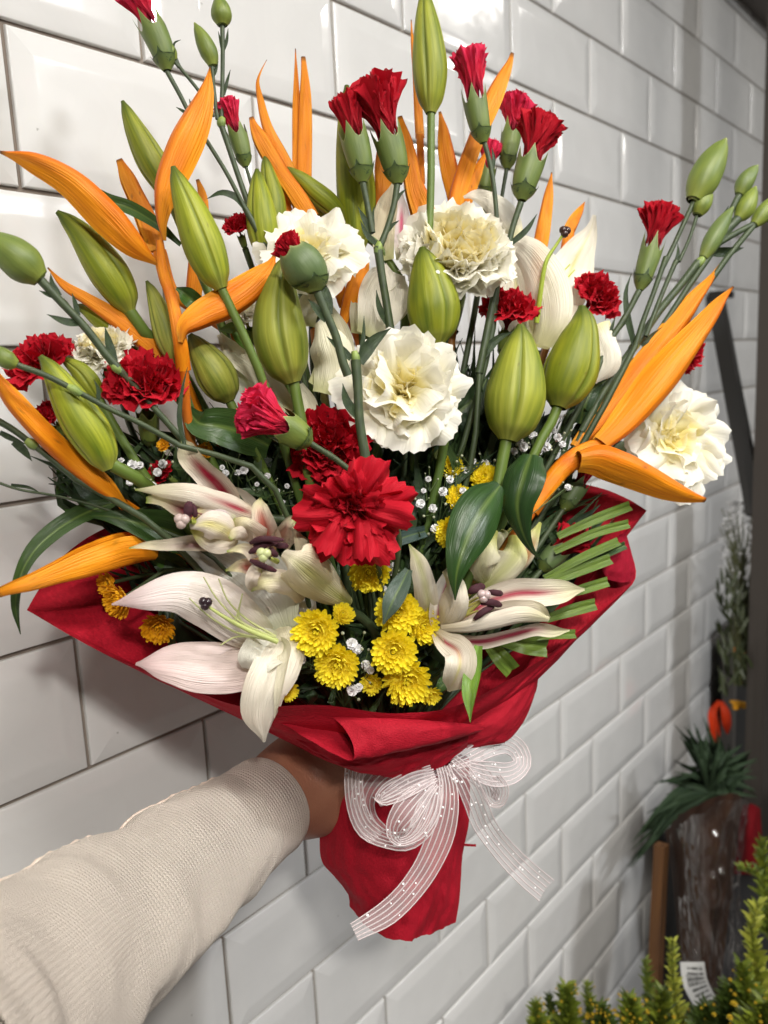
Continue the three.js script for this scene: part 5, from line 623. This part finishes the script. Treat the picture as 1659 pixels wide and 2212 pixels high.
o = { base: C(246, 240, 222), root: C(226, 222, 150), rib: C(222, 220, 96), rw: 0.1 };
h = lily('open white lily at the upper right with one broad petal against the tiles', 'z6 480,660', 1);
tepal(h, 'z6 470,700,0.2 540,520,0.5 640,330,0.8 720,150,1 790,20,1 815,-80,0.9', 0.8, [50, 96, 108, 96, 60, 8], { ...o, roll: 6, bend: 0.5 });
tepal(h, 'z6 490,690,0 540,520,-0.3 510,340,-0.3 430,190,0 330,80,0.5', 0.8, [50, 90, 100, 84, 50], { ...o, rib: null, roll: -20, bend: 0.8, bs: -1 });
tepal(h, 'z6 440,690,0.3 370,500,0.5 350,350,0.7 340,200,0.8', 1, [60, 90, 80, 30], { ...o, roll: -6 });
tepal(h, 'z3 430,1180,0.4 380,1060,0.4 290,985,0.2 200,960,0 157,972,0', 0.9, [40, 58, 54, 36, 6], { ...o, rib: null, roll: 30, bend: 0.9, bs: -1 });
tepal(h, 'z6 790,590,0.4 845,690,0.1 860,800,0 800,908,0.2', 0.6, [80, 68, 74, 20], { ...o, rib: null, roll: 8, bend: 0.9, bs: -1 });
stamen(h, 'z6 470,560,0 530,190,-0.3 580,110,-0.3 635,25,-0.4', 0.6, 12, C(160, 178, 60)); stigma(h, 'z6 640,18,-0.4', 0.6, 12, C(60, 36, 30)); stamen(h, 'z6 500,440 590,300 670,212', 0.7, 6, C(190, 200, 90)); stamen(h, 'z6 510,450 620,330 698,245', 0.7, 6, C(190, 200, 90)); stemIn(h, st('z6 470,720', 1)[0], camDir([-0.2, -0.9, -0.2]), 0.006);
h = lily('cream lily deep behind the big green bud in the centre left', 'z5 400,1150', 0.9);
o = { base: C(232, 228, 202), root: C(200, 204, 130) };
tepal(h, 'z5 640,1080,0 690,900,0 650,740,-0.1 600,600,0.2', 0.4, [60, 88, 84, 30], { ...o, base: C(236, 232, 206), bend: 0.9, bs: -1 }); tepal(h, 'z5 600,1050,0.2 700,850,0.2 680,650,0.3 640,520,0.4', 0.6, [60, 80, 70, 30], { ...o, rib: C(220, 218, 96), rw: 0.3 }); tepal(h, 'z5 520,640,0.2 520,520,0 560,400,0.2', 0.7, [30, 44, 16], o); tepal(h, 'z5 420,1190,0.1 290,1040,0 150,900,0 20,800,0.1 -60,690,0.3', 0.5, [26, 44, 50, 44, 12], { ...o, bend: 1 }); tepal(h, 'z5 560,1300,0.2 520,1150,0.3 460,1020,0.4', 0.5, [16, 40, 20], o); tepal(h, 'z5 180,1150,0.3 100,980,0.3 30,900,0.4 -40,870,0.5', 0.6, [20, 44, 50, 12], { ...o, green: 0.5 }); stemIn(h, st('z5 560,1200', 0.9)[0], camDir([0.2, -0.9, -0.2]), 0.006);
h = lily('white lily petals between the two upper white carnations', 'z5 950,560', 1.2);
tepal(h, 'z5 900,700,0 960,560,-0.1 1010,430,0 1080,280,0.2', 1.1, [50, 100, 110, 50], { ...o, base: C(236, 230, 214), roll: 12 }); tepal(h, 'z5 860,690,0.3 880,540,0.2 930,400,0.3 1000,300,0.4', 1.2, [40, 60, 60, 20], o); tepal(h, 'z5 1000,640,0.2 1090,500,0.1 1140,360,0.1', 1.1, [30, 60, 20], o); tepal(h, 'z2 1020,1700,0.2 1010,1500,0.2 1040,1330,0.2 1075,1200,0.3', 1.3, [40, 50, 44, 6], { ...o, base: C(232, 222, 190) }); tepal(h, 'z2 1140,1700,0.3 1130,1550,0.3 1130,1400,0.3 1130,1260,0.4', 1.3, [30, 36, 32, 6], { ...o, base: C(240, 226, 222), pink: C(216, 96, 130), pw: 0.25 }); stemIn(h, st('z5 900,720', 1.3)[0], camDir([0, -0.9, -0.2]), 0.006);

// leaves
leafThing('broad glossy leaf hanging in front, left of a pair at the right', 'L3 560,165,0.5 440,330,-0.1 350,520,-0.4 300,690,-0.4 290,850,-0.2', -1.3, [36, 84, 106, 108, 92, 62, 30, 3], { roll: -12, bend: 0.6, bs: -1, a: C(54, 84, 36), b: C(30, 54, 24) });
leafThing('curved glossy leaf at the right with its tip bent to the lower right', 'L3 740,-20,0 690,120,-0.3 655,280,-0.3 690,450,-0.2 750,560,-0.1 806,612,0', -0.8, [50, 88, 90, 76, 56, 32, 14, 2], { roll: 18, bend: 0.7, bs: -1, a: C(50, 78, 36), b: C(28, 50, 24) });
leafThing('broad dark leaf left of the centre behind the striped lily', 'L1 1080,470,0.3 900,400,0 720,350,-0.1 560,320,0 440,325,0.2', 0.3, [50, 80, 84, 66, 40, 18, 2], { roll: 10, a: C(56, 84, 34), b: C(36, 58, 24) });
leafThing('end of a dark leaf under the pink striped lily', 'L1 780,500,0.6 880,550,0.6 960,580,0.7 1030,620,0.8', 0.3, [20, 36, 40, 8], { roll: 14 });
leafThing('long narrow leaf drooping over the left rim of the wrap', 'L1 640,240,0.4 450,310,0 290,410,-0.2 170,530,-0.3 100,680,-0.3 85,820,-0.2 112,965,0', 0.4, [16, 42, 42, 38, 26, 18, 2], { roll: 20, a: C(60, 84, 36), b: C(36, 54, 26) });
leafThing('narrow green leaf crossing behind the tall left heliconia', 'z1 1180,1600,0.4 1020,1460,0.2 850,1360,0.1 700,1310,0 560,1240,0 400,1178,0.2', 0.9, [10, 22, 30, 30, 26, 3], { roll: 16 });
leafThing('broad dark leaf under the red bud that points left', 'z4 1760,1420,0.3 1600,1340,0.1 1430,1290,0 1300,1270,0.1 1230,1180,0.4', 0.1, [60, 86, 84, 60, 20], { roll: 6, a: C(62, 88, 40), b: C(36, 60, 26) });
leafThing('small leaf tucked under the tall left heliconia stem', 'z4 1330,520,0.3 1260,470,0.2 1190,410,0.3 1150,390,0.3', 0.7, [20, 38, 34, 6], { a: C(84, 124, 50) });
leafThing('small curled bright leaf beside the right bract of the tall heliconia', 'z5 130,800,0.2 70,720,0 40,660,0 -60,660,0.2', 0.2, [5, 20, 28, 6], { roll: 20, a: C(104, 142, 60), b: C(72, 112, 44) });
leafThing('grey green leaf hanging over the yellow flowers', 'L2 1010,900,0 960,1000,-0.3 900,1120,-0.5 845,1255,-0.4', -0.9, [18, 40, 42, 5], { roll: 6, a: C(82, 98, 84), b: C(58, 74, 62) });
leafThing('light green pointed leaf hanging over the red wrap', 'L3 430,1120,0.3 400,1250,0 375,1400,-0.3 380,1572,-0.5', -1.6, [18, 36, 32, 2], { roll: 10, a: C(112, 146, 48), b: C(80, 116, 36) });
leafThing('small leaf beside the lowest yellow flower', 'L3 250,1300,0.2 210,1360,0 160,1400,0', -0.4, [16, 28, 5], { roll: 10 });
leafThing('dark bluish leaf lying across the centre right of the front red carnation', 'L2 1120,650,0.4 980,690,0.2 840,760,0.2', 0, [26, 30, 20], { a: C(70, 90, 84), b: C(44, 62, 56) });
leafThing('dark upright leaf behind the right pair of green buds', 'z6 730,1160,0.4 760,1050,0.2 800,960,0.2 910,890,0.3', 0.8, [50, 56, 44, 20], { a: C(58, 80, 50), b: C(40, 58, 38) });
leafThing('dark stem leaf left of the front red carnation stem', 'z5 940,1690,0.3 960,1520,0.2 990,1380,0.2', 0.4, [26, 30, 8], {});
leafThing('leaf showing behind the fat bud right of the large white carnation', 'z6 0,1100,0.4 110,1000,0.3 180,890,0.3', 0.8, [60, 70, 20], { a: C(52, 72, 40), b: C(34, 50, 28) });
// cut grass-like blades at the right and left
const gA = C(108, 132, 50), gB = C(70, 92, 34);
const cuts = [['highest', 'L3 900,470,0.4 1120,370,0.2 1330,288,0.3', 22], ['second highest', 'L3 880,560,0.4 1120,450,0.2 1322,395,0.2', 20], ['third from the top', 'L3 820,720,0.2 1040,600,0 1262,500,0.1', 20], ['dark fourth from the top', 'L3 860,740,0.4 1080,620,0.2 1302,522,0.2', 18], ['fifth from the top', 'L3 800,760,0.1 1010,680,0 1214,604,0', 24], ['sixth from the top, level with the petal tip', 'L3 900,830,0.1 1060,780,0 1198,738,0', 22], ['seventh from the top, between the two pink petals', 'L3 830,960,0.1 980,910,-0.1 1124,872,-0.1', 26], ['thin bright one under the lowest pink petal', 'L3 600,1100,0 800,1060,-0.3 1005,1050,-0.2', 20], ['broad one under the lowest pink petal', 'L3 560,1080,0 700,1110,-0.3 838,1130,-0.3', 42], ['broad short one below the lily pointing down right', 'L3 490,1110,0 560,1190,-0.3 630,1270,-0.3', 38]];
for (const [w, s, n] of cuts) { const dk = w.startsWith('dark'); leafThing(`cut grass blade on the right rim, ${w}`, s, 0.1, [n * 0.7, n, n], { name: 'grass_blade', group: 'cut green blades at the right rim of the wrap', fold: 0.25, a: dk ? C(60, 88, 40) : gA, b: dk ? C(40, 64, 30) : gB, bend: 0.35, roll: rr(-14, 14), ruf: 0 }); }
for (const [w, s, n] of [['upper', 'L1 520,110,0.6 420,95,0.4 308,72,0.3', 22], ['middle', 'L1 540,190,0.6 430,175,0.4 306,172,0.3', 24], ['lower', 'L1 560,330,0.6 460,310,0.4 352,312,0.3', 22]]) leafThing(`${w} cut green blade end behind the long left bract`, s, 0.9, [n, n, n], { name: 'grass_blade', group: 'cut green blades at the left rim of the wrap', a: C(70, 108, 44), b: C(46, 78, 34), bend: 0.4, ruf: 0 });

// chrysanthemums
const MU = [['at the left of the front group, fully round', 'L2 400,1310', -1.1, 56, [-0.15, -0.05, 1]], ['below and right of the left one of the front group', 'L2 540,1535', -1, 53, [-0.05, -0.2, 1]], ['in the middle of the column of three at the front', 'L2 912,1440', -1.2, 55, [0.05, -0.05, 1]], ['at the bottom of the column of three at the front', 'L2 1000,1640', -1, 57, [0.1, -0.25, 1]], ['at the top of the column of three, under a grey green leaf', 'L2 935,1175', -0.8, 54, [0, 0.15, 1]], ['directly under the front red carnation', 'L2 750,925', -0.8, 48, [0, -0.2, 1]], ['tucked right of the column of three at the front', 'L2 1110,1280', -0.6, 42, [0.4, 0, 0.9]], ['small one at the lower right of the front group', 'L2 1160,1730', -0.5, 25, [0.3, -0.4, 0.8]], ['peeping behind the left one of the front group', 'L2 585,1190', -0.6, 28, [0.4, 0.4, 0.8]], ['half covered by the broad glossy leaf', 'L2 1290,660', -0.2, 40, [-0.1, -0.1, 1]], ['above the one half covered by the glossy leaf', 'L2 1340,430', 0.1, 32, [0.3, 0.1, 0.9]], ['highest at the right, under the fat green bud', 'L2 1500,290', 0.4, 34, [0, 0.3, 0.9]], ['small one below the large white carnation', 'L2 1290,230', 0.6, 28, [-0.2, 0.3, 0.9]], ['small shaded one behind the front column', 'L2 765,1650', -0.3, 26, [-0.2, -0.1, 0.9]], ['small one right of the hanging white petal', 'L2 225,1700', -0.5, 26, [0.4, -0.2, 0.8]]];
for (const [w, s, l, r, f] of MU) mum(`yellow button chrysanthemum ${w}`, s, l, r, f, 'y', r < 27 ? 1 : 0);
mum('orange yellow chrysanthemum left of the large white lily', 'L1 635,790', -0.1, 40, [-0.5, -0.3, 0.8], 'o'); mum('orange chrysanthemum between two petals of the large white lily', 'L1 860,935', -0.1, 40, [0.1, -0.4, 0.9], 'o'); mum('shaded orange chrysanthemum under the lowest orange bract', 'L1 575,690', 0.3, 28, [-0.4, 0, 0.8], 'o', 1); mum('yellow flower glimpsed beside the upper pink petal', 'z4 1330,1450', 0.5, 22, [0, 0.2, 0.9], 'o', 1); mum('yellow flower tip behind the crossing thin stems', 'z4 1065,1410', 0.5, 16, [-0.2, 0.2, 0.9], 'o', 1);

// baby's breath
function breath(label, spots, layer) {
  const p0 = st(`D ${spots[0][0]},${spots[0][1]}`, layer)[0], t = thing('babys_breath', label, 'filler flower', p0, 'sprigs of small white filler flowers'); const root = st('D ' + spots.map((s) => s.slice(0, 2)).reduce((a, s) => [a[0] + s[0] / spots.length, a[1] + s[1] / spots.length], [0, 90]).join(','), layer + 0.9)[0]; const lines = [];
  for (const [x, y, r, l] of spots) { const q = st(`D ${x},${y},${l ?? 0}`, layer), k = q.px(r ?? 10); const g = floretG; const m = local(t, 'floret', g, std1); m.position.copy(q[0]).sub(t.position); m.scale.setScalar(k); orient(m, m.position.clone(), camDir([rr(-0.5, 0.5), rr(-0.2, 0.6), 0.8]), rnd() * 6); lines.push(pod([q[0], q[0].clone().lerp(root, 0.5).add(V(rr(-1, 1) * 0.006, 0.004, rr(-1, 1) * 0.006)), root], 0.0007, { nu: 8, nv: 5, c: C(82, 104, 62) })); for (let i = 0; i < 2; i++) { const e = q[0].clone().add(V(rr(-1, 1) * 0.012, rr(-0.8, 1) * 0.012, rr(-0.5, 0.5) * 0.01)); lines.push(pod([e, q[0].clone().lerp(root, 0.2)], 0.0005, { nu: 4, nv: 4, c: C(92, 112, 64) })); lines.push(new THREE.SphereGeometry(k * 0.28, 6, 5).translate(e.x, e.y, e.z)); } }
  const gs = lines.map((g) => { if (!g.attributes.color) { const n = g.attributes.position.count; g.setAttribute('color', new THREE.Float32BufferAttribute(Array.from({ length: n * 3 }, (_, i) => [0.42, 0.45, 0.3][i % 3]), 3)); } return g; });
  mesh(t, 'stems', mergeGeometries(gs), M.stem); stemIn(t, root, camDir([0, -1, -0.3]), 0.0016);
}
const std1 = std({ roughness: 1, specularIntensity: 0.1 });
breath('sprig of white filler flowers under the big lower left bud', [[286, 1004, 13], [302, 1005, 10], [340, 1020, 11], [352, 1002, 12], [262, 995, 8], [330, 1048, 9], [280, 1042, 9], [245, 975, 8]], 0.4);
breath('sprig of white filler flowers in the dark left of the front red carnation', [[527, 1016, 11], [513, 1021, 8], [578, 1028, 8], [487, 1022, 9], [480, 1010, 7], [600, 1060, 6], [620, 1050, 7], [612, 1085, 6], [555, 1046, 6], [640, 1065, 6]], 0.2);
breath('sprig of white filler flowers right of the front red carnation', [[957, 1062, 12], [935, 1098, 11], [908, 1088, 12], [940, 1142, 12], [1000, 1060, 9], [972, 1036, 10], [915, 1060, 7], [925, 1035, 8]], 0);
breath('sprig of white filler flowers below the fat green bud', [[1047, 1002, 12], [1020, 996, 10], [1007, 1018, 11], [1130, 965, 13], [1122, 952, 10], [1110, 975, 10], [1147, 940, 9], [1180, 965, 12], [1205, 945, 11], [1215, 960, 9], [1196, 930, 8], [1155, 938, 7]], 0.5);
breath('sprig of white filler flowers among the front yellow flowers', [[760, 1391, 15], [772, 1402, 13], [761, 1491, 15], [775, 1485, 11], [640, 1418, 12], [790, 1436, 12], [652, 1425, 11], [800, 1448, 10]], -0.6);
breath('sprig of white filler flowers under the front red carnation', [[845, 1228, 11], [852, 1242, 10], [850, 1222, 9], [1226, 1052, 8], [835, 1205, 8], [830, 1272, 8]], -0.1);
breath('few scattered white filler florets in the dark below the right heliconia', [[1228, 1053, 9], [1085, 1243, 10], [1240, 1075, 6]], 0.8);
// the dark greenery that fills the heart of the bouquet
{ const t = thing('filler_greenery', 'mass of thin dark green leaves and stalks filling the heart of the bouquet', 'greenery', P(830, 1400, 0.55)); const g = [], gl = [];
  const ZN = [[760, 1130, 560, 300, 420, 0.9, 1.6], [960, 880, 250, 190, 200, 0.9, 1.6], [960, 1080, 150, 130, 130, 0.35, 0.5], [520, 980, 150, 100, 110, 0.45, 0.6], [250, 1000, 160, 90, 90, 0.7, 0.6], [760, 1420, 200, 90, 90, 0.1, 0.5], [1180, 1120, 120, 110, 80, 0.8, 0.5], [1150, 900, 150, 120, 60, 0.9, 0.5]];
  for (const [cx, cy, rx, ry, n, l0, l1] of ZN) for (let i = 0; i < n; i++) { const a = rnd() * 6.283, q = Math.sqrt(rnd()); const x = cx + Math.cos(a) * q * rx, y = cy + Math.sin(a) * q * ry; const l = l0 + l1 * rnd(); const p = P(x, y, depthAt(x, l)); const far = l1 > 1 ? 0.4 : 0.12 + 0.16 * rnd(); const e = P(lerp(x, 830, far) + rr(-40, 40), lerp(y, 1600, far), depthAt(lerp(x, 830, far), l + 0.5)); const wv = V(rr(-1, 1) * 0.02, rr(-1, 1) * 0.012, rr(-1, 1) * 0.012); const b = blade([e, e.clone().lerp(p, 0.5).add(wv), p.clone().addScaledVector(wv, -0.8)], [0.002, rr(0.003, l1 > 1 ? 0.011 : 0.008), 0.0005], { nu: 8, nv: 2, bend: 0.6, roll: rr(-60, 60), c: mix(C(36, 54, 34), C(72, 94, 52), rnd() ** 1.5) }); g.push(b); }
  for (let i = 0; i < 70; i++) { const a = rnd() * 6.283, q = Math.sqrt(rnd()); const x = 780 + Math.cos(a) * q * 520, y = 1180 + Math.sin(a) * q * 250; const l = 1.2 + 1.2 * rnd(); const e = GATHER(); gl.push(pod([P(x, y, depthAt(x, l)), P(lerp(x, 838, 0.5), lerp(y, 1650, 0.45), depthAt(x, l + 0.4)), e], rr(0.0025, 0.005), { nu: 8, nv: 6, c: mix(C(44, 62, 42), C(84, 104, 56), rnd()) })); }
  mesh(t, 'leaves', mergeGeometries(g), M.leaf, { kind: 'stuff' }); mesh(t, 'stalks', mergeGeometries(gl), M.stem, { kind: 'stuff' }); t.userData.kind = 'stuff'; }
renderer.render(scene, camera);
